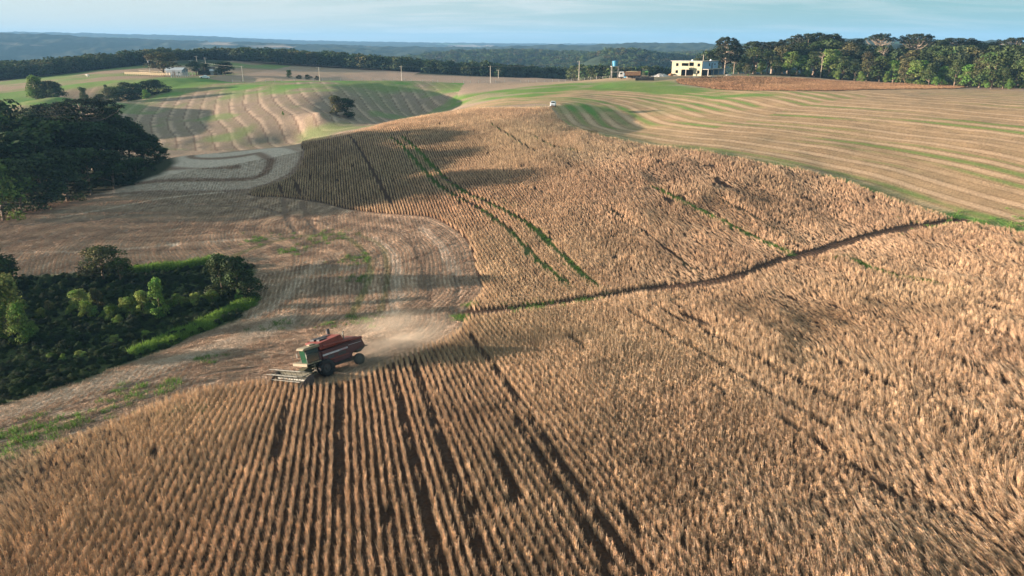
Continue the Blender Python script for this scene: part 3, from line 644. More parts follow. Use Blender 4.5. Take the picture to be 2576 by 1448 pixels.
def tree_proto(kind, k, col):
    key = (kind, k, col)
    if key in TREES: return TREES[key]
    g = np.random.default_rng(abs(hash((kind == 'broad', kind == 'edge', kind == 'pine', kind == 'bush', k))) % 100000 + len(kind) * 31 + k)
    tr = MB(); lobes = []
    if kind in ('broad', 'edge', 'bush'):       # unit height 1.0 scaled later: build at 10 m
        H = 10.0; z0 = {'broad': 3.2, 'edge': .6, 'bush': .2}[kind]; wid = {'broad': 3.9, 'edge': 3.3, 'bush': 5.5}[kind]
        n = {'broad': 19, 'edge': 26, 'bush': 20}[kind]
        for i in range(n):
            u = g.uniform(0, 1); zz = z0 + (H - z0 - .9) * u ** .8; ww = wid * math.sin(math.pi * min(1, .22 + .72 * (zz - z0) / (H - z0)) ** .9) * .85 if kind != 'edge' else wid * (1 - .55 * u ** 2) * .8
            a = g.uniform(0, 6.28); rr = ww * math.sqrt(g.uniform(.1, 1)); s = g.uniform(.85, 1.7) * (1.15 if kind == 'bush' else 1)
            lobes.append(((rr * math.cos(a), rr * math.sin(a), zz), (s, s, s * g.uniform(.6, .9))))
        lobes.append(((0, 0, H - 1.2), (1.5, 1.5, 1.0)))
        lobes.append(((0, 0, (H + z0) / 2), (wid * .62, wid * .62, (H - z0) * .36)))
        if kind == 'bush': lobes = [((c[0], c[1], max(c[2] * .9, r[2] * .6)), r) for c, r in lobes]
        V, cc = leaf_cloud(lobes, 60, .27, LEAFC[col], g)
        top = 6.5
        tr.tube([(0,0,-1),(g.normal(0,.1),g.normal(0,.1),z0 * .6),(g.normal(0,.3),g.normal(0,.3),top)], [.30, .22, .08], 8)
        for (c, r) in lobes[:7]: tr.tube([(0, 0, max(.3, min(c[2] * .5, 4))), (c[0] * .5, c[1] * .5, c[2] * .72), c], [.14, .09, .03], 6)
    elif kind == 'pine':                        # parana pine: bare straight trunk, whorls of up-curved limbs, flat umbrella of tufts
        H = 10.0; tr.tube([(0,0,-1),(.05,0,5),(0,.05,9.1)], [.28, .21, .12], 8)
        lv = [(9.4, 2.2, 9), (9.15, 3.4, 12), (8.7, 4.1, 12), (8.1, 3.5, 9)][: 3 + k % 2]
        for (zt, rad, nb) in lv:
            for i in range(nb):
                a = 6.283 * (i + g.uniform(-.35, .35)) / nb; rr = rad * g.uniform(.72, 1.08); zb = zt - rr * .42 - g.uniform(0, .3)
                e = (rr * math.cos(a), rr * math.sin(a), zt + g.uniform(-.25, .15)); tr.tube([(0, 0, zb), (e[0] * .55, e[1] * .55, zb + (e[2] - zb) * .22), (e[0] * .88, e[1] * .88, zb + (e[2] - zb) * .66), e], [.085, .06, .05, .03], 5)
                s = g.uniform(.38, .62); lobes.append((e, (s, s, s * .62)))
                if g.random() < .75:
                    s = g.uniform(.3, .5); lobes.append(((e[0] * .72 + g.normal(0, .2), e[1] * .72 + g.normal(0, .2), e[2] - g.uniform(.0, .25)), (s, s, s * .6)))
        lobes += [((g.normal(0, 1.0), g.normal(0, 1.0), 9.6 + g.normal(0, .12)), (.6, .6, .38)) for _ in range(9)]
        V, cc = leaf_cloud(lobes, 330, .12, LEAFC[col], g, flat=.25, fill=.5)
    elif kind == 'bushypine':                   # young parana pine: deep rounded crown on a straight pale trunk
        H = 10.0; tr.tube([(0,0,-1),(.05,0,5),(0,.05,9.3)], [.22, .16, .08], 8)
        for i in range(84):
            u = g.uniform(0, 1); zz = 4.0 + 5.6 * u; rad = 2.9 * math.sqrt(max(0.02, 1 - ((zz - 6.8) / 3.2) ** 2)) * g.uniform(.75, 1.05); a = g.uniform(0, 6.28)
            e = (rad * math.cos(a), rad * math.sin(a), zz); tr.tube([(0, 0, zz - .8), (e[0] * .6, e[1] * .6, zz - .6), e], [.05, .04, .02], 4)
            s = g.uniform(.45, .75); lobes.append((e, (s, s, s * .75)))
        V, cc = leaf_cloud(lobes, 190, .19, LEAFC[col], g, flat=.2, fill=.5)
        for i in range(5):
            a = g.uniform(0, 6.28); z = g.uniform(3.2, 4.6); tr.tube([(0, 0, z), (1.6 * math.cos(a), 1.6 * math.sin(a), z + .15)], [.05, .02], 4)
    crown = quads_mesh('crown', V, cc, M_LEAF); trunk = tr.mesh('trunk', M_PALEBARK if 'pine' in kind else M_BARK)
    TREES[key] = (crown, trunk); return TREES[key]
def dead_tree_mesh(seed):
    g = np.random.default_rng(seed); tr = MB(); tr.tube([(0,0,-.5),(.1,.05,4),(-.1,.1,8),(.2,0,10)], [.22,.17,.1,.04], 7)
    for i in range(11):
        a = g.uniform(0, 6.28); z = g.uniform(5.5, 9.3); l = g.uniform(1, 2.4)
        m = (l * .6 * math.cos(a), l * .6 * math.sin(a), z + .3 * l); tr.tube([(0, 0, z), m, (l * math.cos(a), l * math.sin(a), z + g.uniform(.1, .9) * l)], [.07, .05, .02], 5)
        tr.tube([m, (m[0] + g.normal(0, .5), m[1] + g.normal(0, .5), m[2] + g.uniform(.3, 1))], [.04, .015], 4)
    return tr.mesh('trunk', M_PALEBARK)
NAMES = {'broad': 'broadleaf_tree', 'edge': 'broadleaf_tree', 'bush': 'bush', 'pine': 'umbrella_pine', 'bushypine': 'umbrella_pine'}
CATS = {'broad': 'tree', 'edge': 'tree', 'bush': 'bush', 'pine': 'pine tree', 'bushypine': 'pine tree'}
def plant(kind, col, x, y, h, label, group=None, wide=1.0, rz=None, k=None, z=None, lean=0.0):
    k = random.randrange(4) if k is None else k
    crown, trunk = tree_proto(kind, k, col)
    z = float(hq(np.array([x]), np.array([y]))[0]) if z is None else z
    rz = random.uniform(0, 6.28) if rz is None else rz
    t = empty(NAMES[kind], (x, y, z), rz); s = h / 10.0; t.scale = (s * wide, s * wide, s); t.rotation_euler = (lean, 0, rz)
    child('crown', crown, t); child('trunk', trunk, t)
    return tag(t, label, CATS[kind], group)
ORD = ['first','second','third','fourth','fifth','sixth','seventh','eighth','ninth','tenth','eleventh','twelfth','thirteenth','fourteenth','fifteenth','sixteenth','seventeenth','eighteenth','nineteenth','twentieth','twenty-first','twenty-second','twenty-third','twenty-fourth','twenty-fifth','twenty-sixth','twenty-seventh','twenty-eighth','twenty-ninth','thirtieth']
CW = {'dark': 'dark green', 'mid': 'mid green', 'bright': 'bright green', 'olive': 'olive brown', 'pine': 'blackish green', 'lush': 'vivid green', 'yellow': 'yellow green'}
def pxh(px, Y, top):                          # height that makes a tree in column px at distance Y reach photo row top
    g = col_xy(px, Y); a = at_y(px, top, Y); return g[0], g[1], a[2] - g[2]

# wood on the right: front row, then taller rows behind
GR_ = 'trees of the wood on the right'
front = [(1880,326,150,'olive'),(1915,322,152,'bright'),(1950,320,140,'mid'),(1985,318,128,'bright'),(2015,316,138,'lush'),(2050,314,128,'mid'),(2085,312,122,'bright'),(2120,306,140,'mid'),(2150,303,148,'dark'),(2180,300,132,'olive'),
         (2212,297,140,'mid'),(2245,294,150,'lush'),(2275,290,142,'olive'),(2305,286,150,'bright'),(2335,281,158,'mid'),(2368,278,165,'lush'),(2400,275,150,'mid'),(2432,272,160,'lush'),(2462,268,140,'olive'),(2492,265,128,'mid'),(2522,262,172,'mid'),(2552,260,150,'mid'),(2585,256,160,'bright'),(2615,254,170,'mid')]
for i, (px, Y, top, c) in enumerate(front):
    x, y, h = pxh(px, Y + random.uniform(-1, 3), top); lum = 'tall' if h > 13 else 'short'
    plant('edge', c, x, y, h, '%s %s tree, %s from left in the front row of the right-hand wood' % (lum, CW[c], ORD[i]), GR_, wide=random.uniform(1.05, 1.4))
low = [(1895,318,172),(1960,315,170),(2030,312,172),(2105,306,178),(2165,298,182),(2228,293,188),(2290,287,190),(2350,278,195),(2415,272,198),(2478,266,202),(2537,259,205),(2590,253,208)]
for i, (px, Y, top) in enumerate(low):
    x, y, h = pxh(px, Y, top); c = random.choice(['lush', 'bright', 'mid', 'olive'])
    plant('bush', c, x, y, max(h, 3) * 1.25, '%s bush at the foot of the right-hand wood, %s from the left' % (CW[c], ORD[i]), 'bushes at the foot of the wood', wide=.8)
mid = [(1858,338,138),(1895,342,118),(1930,338,122),(1968,334,112),(2005,332,106),(2045,330,102),(2085,326,98),(2125,322,104),(2165,318,112),(2205,315,116),(2245,312,120),(2285,306,124),(2325,302,118),(2365,298,112),(2405,294,110),(2445,290,118),(2485,286,112),(2525,282,110),(2562,278,118),(2600,274,115)]
for i, (px, Y, top) in enumerate(mid):
    x, y, h = pxh(px, Y, top); c = ['dark', 'mid', 'dark', 'olive'][i % 4]
    plant('broad' if i % 3 else 'edge', c, x, y, h, '%s tree in the middle of the right-hand wood, %s from its left end' % (CW[c], ORD[i]), GR_, wide=1.45)
back = [(1780,345,125,'broad'),(1815,350,108,'broad'),(1900,362,104,'bushypine'),(1940,360,104,'pine'),(1980,356,96,'bushypine'),(2025,350,84,'pine'),(2060,346,82,'bushypine'),(2120,342,94,'bushypine'),(2150,338,108,'broad'),(2290,335,96,'broad'),
        (2350,330,98,'broad'),(2390,326,95,'pine'),(2430,322,102,'broad'),(2475,318,106,'broad'),(2540,312,94,'pine'),(2575,306,104,'broad')]
for i, (px, Y, top, kd) in enumerate(back):
    x, y, h = pxh(px, Y, top); c = 'pine' if 'pine' in kd else 'dark'
    plant(kd, c, x, y, h, ('dark %s, %s from the left on the skyline of the right-hand wood' % ('umbrella pine' if kd == 'pine' else 'round pine' if kd == 'bushypine' else 'leafy tree', ORD[i])), GR_, wide=1.5 if kd != 'bushypine' else 1.7)
x, y, h = pxh(1822, 322, 93); plant('bushypine', 'pine', x, y, h, 'great dark pine with a tall bare pale trunk right behind the unfinished house', None, wide=1.15, k=1)
x, y, h = pxh(1845, 326, 108); plant('bushypine', 'pine', x, y, h, 'slimmer pine with a bare pale trunk just right of the great pine by the house', None, wide=.8, k=2)
x, y, h = pxh(2200, 318, 84); plant('pine', 'pine', x, y, h, 'open umbrella pine, left one of the pair standing clear against the sky', None, wide=.8, k=0)
x, y, h = pxh(2292, 316, 84); plant('pine', 'pine', x, y, h, 'widest umbrella pine, right one of the pair standing clear against the sky', None, wide=1.05, k=1)
for i, (px, Y, top, wd) in enumerate([(2063,308,130,'left'), (2212,300,120,'right')]):
    x, y, h = pxh(px, Y, top); t = empty('dead_tree', col_xy(px, Y)); t.scale = (h / 10,) * 3; child('trunk', dead_tree_mesh(40 + i), t)
    tag(t, 'bare pale dead tree among the leaves of the right-hand wood, %s one of two' % wd, 'dead tree', 'bare dead trees in the wood')

# dark wood on the left
GL = 'trees of the dark wood on the left'
left = [(20,178,250,'broad','dark',1.1),(-30,150,268,'broad','mid',1.2),(60,165,300,'broad','dark',1.2),(110,172,278,'broad','dark',1.1),(155,176,262,'pine','pine',1.1),(238,168,247,'pine','pine',1.25),(285,172,268,'broad','dark',1.0),
        (330,172,290,'broad','dark',1.0),(360,176,315,'broad','dark',1.0),(390,178,340,'edge','dark',1.1),(415,177,372,'edge','dark',1.3),(428,174,395,'edge','dark',1.3),
        (0,140,345,'broad','olive',1.2),(50,146,335,'broad','bright',1.1),(105,150,318,'broad','mid',1.1),(160,155,300,'edge','mid',1.2),(215,158,300,'broad','dark',1.2),(270,160,305,'edge','dark',1.2),(320,163,330,'edge','dark',1.2),(365,166,355,'edge','dark',1.2),(400,168,385,'edge','dark',1.3),
        (10,128,400,'edge','bright',1.1),(60,132,395,'edge','mid',1.1),(115,136,390,'edge','dark',1.2),(170,142,378,'edge','dark',1.2),(230,147,370,'edge','dark',1.2),(290,152,375,'edge','dark',1.2),(345,157,395,'edge','dark',1.3),(385,161,410,'edge','dark',1.3),
        (-60,132,300,'broad','dark',1.2),(-90,160,270,'broad','dark',1.2)]
left += [(px_, Y_, tp, 'broad', 'dark', 1.5) for px_, Y_, tp in ((30,184,282),(80,186,278),(130,187,276),(185,186,272),(60,158,300),(120,162,292),(180,165,288),(240,180,280),(-20,170,285),(-40,145,300),(300,182,292),(90,144,322))]
rows = {0: 'back', 12: 'middle', 21: 'front', 31: 'inner'}; cnt = 0; rw = 'back'
for i, (px, Y, top, kd, c, wd) in enumerate(left):
    if i in rows: rw = rows[i]; cnt = 0
    x, y, h = pxh(px, Y, top)
    plant(kd, c, x, y, h, '%s %s, %s from left in the %s row of the left-hand wood' % (CW[c], 'pine' if kd == 'pine' else 'tree', ORD[cnt], rw), GL, wide=wd * (1.0 if h > 9 else 1.25)); cnt += 1
for i in range(5):      # the same wood carries on to the left of the picture
    x, y = -132 - 10 * (i % 2) + random.uniform(-3, 3), 146 + 9 * i + random.uniform(-2, 2)
    plant('broad', 'dark', x, y, random.uniform(15, 17), 'dark tree beyond the left edge, behind the left-hand wood, %s from the front' % ORD[i], GL, wide=1.2)

# thicket at the lower left: trees, creeper-covered bushes
TH = [('edge','dark',-12,745,612,1.2,'dark leafy tree at the left edge of the photo above the thicket'),('edge','dark',32,720,655,1.2,'lower dark tree beside the tree at the left edge above the thicket'),
      ('broad','olive',262,705,620,1.5,'olive tree with an open spreading crown at the back of the thicket'),('broad','mid',305,712,650,1.3,'small tree leaning right beside the open-crowned thicket tree'),
      ('edge','dark',562,745,642,1.0,'dark round tree with a bright tip near the right end of the thicket'),('edge','dark',600,748,650,1.1,'dark round tree at the very right end of the thicket'),('bush','dark',628,752,690,1.2,'low dark shrub under the tree at the right end of the thicket'),
      ('edge','yellow',30,850,733,1.0,'yellow green creeper-covered tree at the left edge, lower half of the photo'),('edge','bright',62,868,785,.8,'slim sunlit creeper-covered trunk near the left edge of the thicket'),('edge','bright',2,862,795,1.2,'bright creeper-covered bush touching the left edge of the photo'),
      ('edge','yellow',205,786,740,1.1,'yellow green creeper-draped stump, leftmost in the sunlit line of bushes'),('edge','olive',248,782,728,.9,'twiggy creeper-draped stump right of the yellow green one'),('bush','bright',285,802,768,1.0,'low sunlit creeper heap in the middle of the sunlit line'),
      ('edge','bright',330,798,760,1.1,'creeper heap left of the green creeper column'),('edge','yellow',365,798,745,.8,'narrow arching creeper just left of the green creeper column'),('edge','lush',405,800,722,.6,'upright bright green column of creeper in the middle of the thicket'),
      ('bush','bright',450,772,744,1.0,'sunlit low bush right of the creeper column'),('bush','yellow',492,768,742,1.0,'yellowish low bush between the creeper column and the right end of the thicket'),('bush','bright',535,762,732,1.0,'low bright bush close to the right end of the thicket'),
      ('bush','olive',125,782,755,.9,'dull green bush left of the sunlit creeper line'),('bush','olive',330,858,834,.9,'small olive bush in the lower middle of the thicket'),('bush','mid',245,898,880,.8,'small bush with pale leaves near the lower edge of the thicket'),('bush','bright',160,910,893,.8,'low mid green bush on the lower left edge of the thicket'),
      ('bush','lush',605,758,732,.7,'small vivid green bush at the right tip of the tall grass'),('bush','mid',50,915,890,.8,'low bush in the lower left corner of the thicket')]
for kd, c, px, base, top, wd, lab in TH:
    x, y = hit(px, base); gz = h1(x, y); h = at_y(px, top, y)[2] - gz; h = h * (1.3 if c in ('bright', 'yellow', 'lush') else 1.05)
    plant(kd, c, x, y, max(h, .9), lab, 'trees and bushes of the thicket', wide=wd)
MW = ['at the left end of the sunlit line', 'just behind the draped stump', 'above and right of the draped stump', 'right below the twiggy stump', 'at the foot of the low heap', 'left of the paired heaps', 'between the paired heaps', 'left foot of the creeper column', 'right foot of the creeper column', 'below the two low bushes', 'nearest the grass tip', 'against the left photo edge', 'behind the slim trunk', 'right of the slim trunk', 'midway to the draped stump', 'alone in the dark lower middle', 'next to the grass bank start', 'lowest left by the stubble', 'low beside the pale-leaved bush']
for i, (px, base, hh, c, wd) in enumerate([(180,795,1.6,'yellow',.8),(222,800,2.6,'bright',.9),(238,770,2.2,'yellow',.7),(268,800,1.3,'lush',1.2),(300,812,1.1,'bright',1.4),(318,790,2.4,'yellow',.8),(345,785,2.6,'bright',.7),(378,790,1.8,'lush',.9),(425,775,1.3,'bright',1.2),(470,770,1.2,'yellow',1.3),(515,762,1.3,'bright',1.2),(15,800,3.2,'bright',.9),(45,790,2.8,'yellow',.8),(85,850,2.2,'bright',.9),(105,800,1.5,'yellow',1.0),(290,862,1.0,'yellow',1.4),(370,850,1.0,'bright',1.5),(130,905,.9,'bright',1.5),(200,900,.9,'yellow',1.4)]):
    x, y = hit(px, base); plant('bush', c, x, y, hh, '%s creeper mound in the thicket, %s' % (CW[c], MW[i]), 'small creeper mounds of the thicket', wide=wd)
for i in range(1):
    x, y = -70, 64
    plant('edge', 'dark', x, y, random.uniform(5, 7), 'dark tree of the thicket, just beyond the left edge of the photo', 'trees and bushes of the thicket', wide=1.3)

# free-standing trees and bushes on the hills
FS = [('edge','olive',845,246,240,1.45,'round dark tree standing alone on the striped hillside, left half of its double crown'),('edge','dark',875,247,246,1.5,'darker right half of the double-crowned tree alone on the striped hillside'),
      ('edge','bright',98,292,188,1.0,'bright green slender tree at the left end of the clump in the far left field'),('edge','dark',122,292,202,1.4,'dark tree in the middle of the clump in the far left field'),('edge','dark',146,291,206,1.4,'dark tree at the right end of the clump in the far left field'),
      ('bush','dark',395,312,196,1.0,'tallest dark bush in the hedge-like clump below the farm'),('bush','dark',365,310,200,1.0,'dark bush left of the tallest in the clump below the farm'),('bush','dark',330,308,204,1.0,'dark bush in the centre of the clump below the farm'),('bush','mid',300,306,212,.9,'mid green bush at the left of the clump below the farm'),
      ('bush','olive',275,305,216,.8,'olive bush at the left tip of the clump below the farm'),('bush','lush',368,300,222,.5,'bright green small bush in front of the clump below the farm'),
      ('edge','mid',213,300,218,.9,'small round tree between the two clumps in the far left field'),('edge','dark',268,318,212,.8,'tiny palm-like tree right of the small round tree'),
      ('broad','olive',412,372,128,1.15,'spreading olive tree beside the farm shed'),('broad','dark',495,372,152,.9,'dark tree behind the farm power poles'),('edge','dark',518,380,158,.9,'narrow dark tree right of the farm power poles'),('edge','dark',565,378,155,1.4,'broad dark tree right of the farm buildings'),
      ('edge','bright',728,372,175,1.1,'bright round bush behind the fence, left end of the small row'),('bush','dark',752,368,187,.8,'dark low bush second in the small row behind the fence'),('bush','dark',775,368,186,.9,'dark low bush third in the small row behind the fence'),('bush','dark',798,366,190,.7,'dark low bush at the right end of the small row behind the fence'),
      ('bush','lush',1882,306,186,.7,'lone green bush in the field right of the unfinished house'),('bush','lush',712,240,278,.5,'bright weedy bush on the striped hillside left of the lone tree'),
      ('edge','bright',1740,350,150,1.0,'bright tree just left of the unfinished house'),('bush','dark',1715,352,168,.9,'dark bush left of the bright tree by the house')]
for kd, c, px, Y, top, wd, lab in FS:
    x, y, h = pxh(px, Y, top); plant(kd, c, x, y, max(h, 1.2), lab, None, wide=wd * (1.9 if kd == 'bush' and Y > 295 and px < 900 else 1.7 if Y > 370 and px < 600 else 1.0))

# ------------------------------------------------------------------ woods too far off to tell their trees apart
def crown_only(k, col, kind='broad'):
    return tree_proto(kind, k, col)[0]
def far_wood(name, label, n, test, hrange, seed, cols=('dark', 'dark', 'mid', 'olive')):
    g = np.random.default_rng(seed); X = test(g, n); n = len(X)
    protos = [lo_crown(i, c) for i, c in enumerate(cols * 2)]
    h = g.uniform(*hrange, n) / 10.0; wd = h * g.uniform(1.0, 1.5, n)
    scatter(name, protos, X, hq(X[:, 0], X[:, 1]) - h * 2.2, np.column_stack([np.zeros(n), np.zeros(n), g.uniform(0, 6.28, n)]), np.column_stack([wd, wd, h]), g.integers(0, len(protos), n), label, 'wood', M_LEAF)
def lo_crown(k, col):
    g = np.random.default_rng(900 + k); L_ = []
    for i in range(9):
        a = g.uniform(0, 6.28); rr = 2.6 * math.sqrt(g.random()); s = g.uniform(1.1, 2.0); L_.append(((rr * math.cos(a), rr * math.sin(a), g.uniform(3.5, 8.4)), (s, s, s * .75)))
    L_.append(((0, 0, 5), (3, 3, 3.2))); V, c = leaf_cloud(L_, 12, .5, LEAFC[col], g, fill=.1); return quads_mesh('distant_crown', V, c, M_LEAF)
def band(c0, c1, y0, y1, dens=None):
    def f(g, n):
        px = g.uniform(c0, c1, n); Y = np.exp(g.uniform(math.log(y0), math.log(y1), n)); x = (px - CX) / FPX * (Y * math.cos(PITCH) + 25 * math.sin(PITCH)); X = np.column_stack([x, Y])
        return X[dens(px, Y, x)] if dens else X
    return f
edge_px = [-200, 0, 180, 260, 380, 460, 560, 620, 800, 1000, 1200, 1420, 1480, 1560, 1760, 2600]; edge_Y = [415, 415, 425, 440, 455, 500, 520, 492, 500, 478, 462, 462, 410, 400, 420, 520]
far_wood('far_wood', 'dark belt of woodland behind the far fields, its trees merging into one mass', 5200, band(-150, 1800, 400, 760, lambda px, Y, x: Y > np.interp(px, edge_px, edge_Y)), (9, 14), 51)
far_wood('valley_wood', 'hazy wooded hills in the valley beyond the water tower', 9000, band(-100, 2000, 740, 1500, lambda px, Y, x: fbm(x, Y, 330, 101, 2) < .70), (9, 15), 52, ('mid', 'dark', 'olive', 'mid'))

# undergrowth of the thicket
def under():
    g = np.random.default_rng(61); lo, hi = Z_THICK.min(0), Z_THICK.max(0); X = g.uniform(np.maximum(lo, (-105, 30)), hi, (15000, 2)); X = X[sdist(Z_THICK, X[:, 0], X[:, 1]) > .3]; n = len(X); s = .03 + .10 * g.random(n) ** 2 * (.5 + vnoise(X[:, 0], X[:, 1], 5, 63))
    scatter('undergrowth', [tree_proto('bush', k, c)[0] for k, c in ((0, 'dark'), (1, 'pine'), (2, 'dark'))], X, hq(X[:, 0], X[:, 1]) - .1, np.column_stack([np.zeros(n), np.zeros(n), g.uniform(0, 6.28, n)]), np.column_stack([s, s, s * .8]), g.integers(0, 3, n), 'dark tangled undergrowth filling the hollow of the thicket', 'undergrowth', M_LEAF)
under()

# ------------------------------------------------------------------ the air
def haze():
    b = MB().box(-9800, -9800, -60, 9800, 9800, 135); m, N, L = nodes('haze_air'); o = N('ShaderNodeOutputMaterial'); v = N('ShaderNodeVolumePrincipled')
    v.inputs['Color'].default_value = (.19, .41, .70, 1); v.inputs['Density'].default_value = 1.6e-4; v.inputs['Anisotropy'].default_value = 0.0; L(v.outputs[0], o.inputs['Volume'])
    h = b.build('haze', m); tag(h, 'thin blue haze in the air over the whole landscape', 'haze', kind='stuff')
haze()
# ------------------------------------------------------------------ red combine harvester (x forward, y to its own left, z up)
RED = paint('shaded_red_paint', (.060, .009, .014), .42, noise=.25, scale=2.5, spec=.5); REDD = paint('sunlit_red_panel', (.17, .036, .026), .6, noise=.3, scale=3)  # one red, darkened for the shaded body and lightened for sunlit panels
CREAM = paint('cream_paint', (.19, .165, .11), .6, noise=.2); BLACK = paint('black_rubber', (.02, .02, .022), .85, noise=.3); DARK = paint('dark_steel', (.05, .05, .055), .5, .3, noise=.3)
STEEL = paint('worn_steel', (.11, .115, .10), .5, .35, noise=.25); YEL = paint('yellow_green_paint', (.06, .06, .035), .6, noise=.3); GREY = paint('grey_stripe', (.32, .33, .38), .5); WHT = paint('white_lettering', (.75, .76, .8), .5, noise=.05)
def glass(name, col, rough=.08):
    m, N, L = nodes(name); o = N('ShaderNodeOutputMaterial'); b = N('ShaderNodeBsdfPrincipled'); L(b.outputs[0], o.inputs[0])
    b.inputs['Base Color'].default_value = (*col, 1); b.inputs['Roughness'].default_value = rough; b.inputs['Specular IOR Level'].default_value = .35; b.inputs['Alpha'].default_value = .96; return m
GLASS = glass('tinted_glass', (.02, .035, .03)); GLG = glass('green_glass', (.015, .055, .03), .12)
def text_mesh(txt, size, mat, depth=.004):
    cu = bpy.data.curves.new('lettering', 'FONT'); cu.body = txt; cu.size = size; cu.extrude = depth; cu.space_character = 1.08
    ob = bpy.data.objects.new('lettering', cu); C.objects.link(ob); bpy.context.view_layer.update()
    me = bpy.data.meshes.new_from_object(ob.evaluated_get(bpy.context.evaluated_depsgraph_get())); bpy.data.objects.remove(ob); me.materials.clear(); me.materials.append(mat); return me
def wheel(parent, x, y, r, wdt, lug=True, out=1, hubm=None, name='wheel'):
    w_ = MB(); w_.cyl((0, 0, 0), 'y', r * .50, wdt * .55, 20); hub = MB().cyl((0, out * wdt * .30, 0), 'y', r * .22, .12, 12)
    wo = w_.build(name, hubm or DARK, parent); wo.location = (x, y, r)
    t = MB(); n = 28; prof = [(r * .52, -.42), (r * .86, -.5), (r * .97, -.40), (r * .985, 0), (r * .97, .40), (r * .86, .5), (r * .52, .42)]
    vs = []; fs = []
    for i in range(n):
        a = 2 * math.pi * i / n
        for (q, u) in prof: vs.append((q * math.cos(a), u * wdt, q * math.sin(a)))
    m = len(prof)
    for i in range(n):
        for k in range(m - 1): fs.append((i * m + k, i * m + k + 1, ((i + 1) % n) * m + k + 1, ((i + 1) % n) * m + k))
    t.add(vs, fs, True)
    if lug:
        for i in range(18):
            for sd in (-1, 1):
                a = 2 * math.pi * (i + (.5 if sd > 0 else 0)) / 18; ca, sa = math.cos(a), math.sin(a); b_ = a + .16; cb, sb = math.cos(b_), math.sin(b_)
                r0, r1 = r * .95, r * 1.04; e = .035
                p = [(r0 * ca, sd * wdt * .04, r0 * sa), (r0 * cb, sd * wdt * .48, r0 * sb)]; P2 = [(r1 * ca, sd * wdt * .04, r1 * sa), (r1 * cb, sd * wdt * .48, r1 * sb)]
                tx, tz = -sa * e, ca * e
                q = [(a0[0] - tx, a0[1], a0[2] - tz) for a0 in p] + [(a0[0] + tx, a0[1], a0[2] + tz) for a0 in p[::-1]] + [(a0[0] - tx, a0[1], a0[2] - tz) for a0 in P2] + [(a0[0] + tx, a0[1], a0[2] + tz) for a0 in P2[::-1]]
                t.add(q, [(0,1,2,3),(4,7,6,5),(0,4,5,1),(1,5,6,2),(2,6,7,3),(3,7,4,0)])
    t.build('tyre', BLACK, wo); hub.build('hub', hubm or DARK, wo); return wo
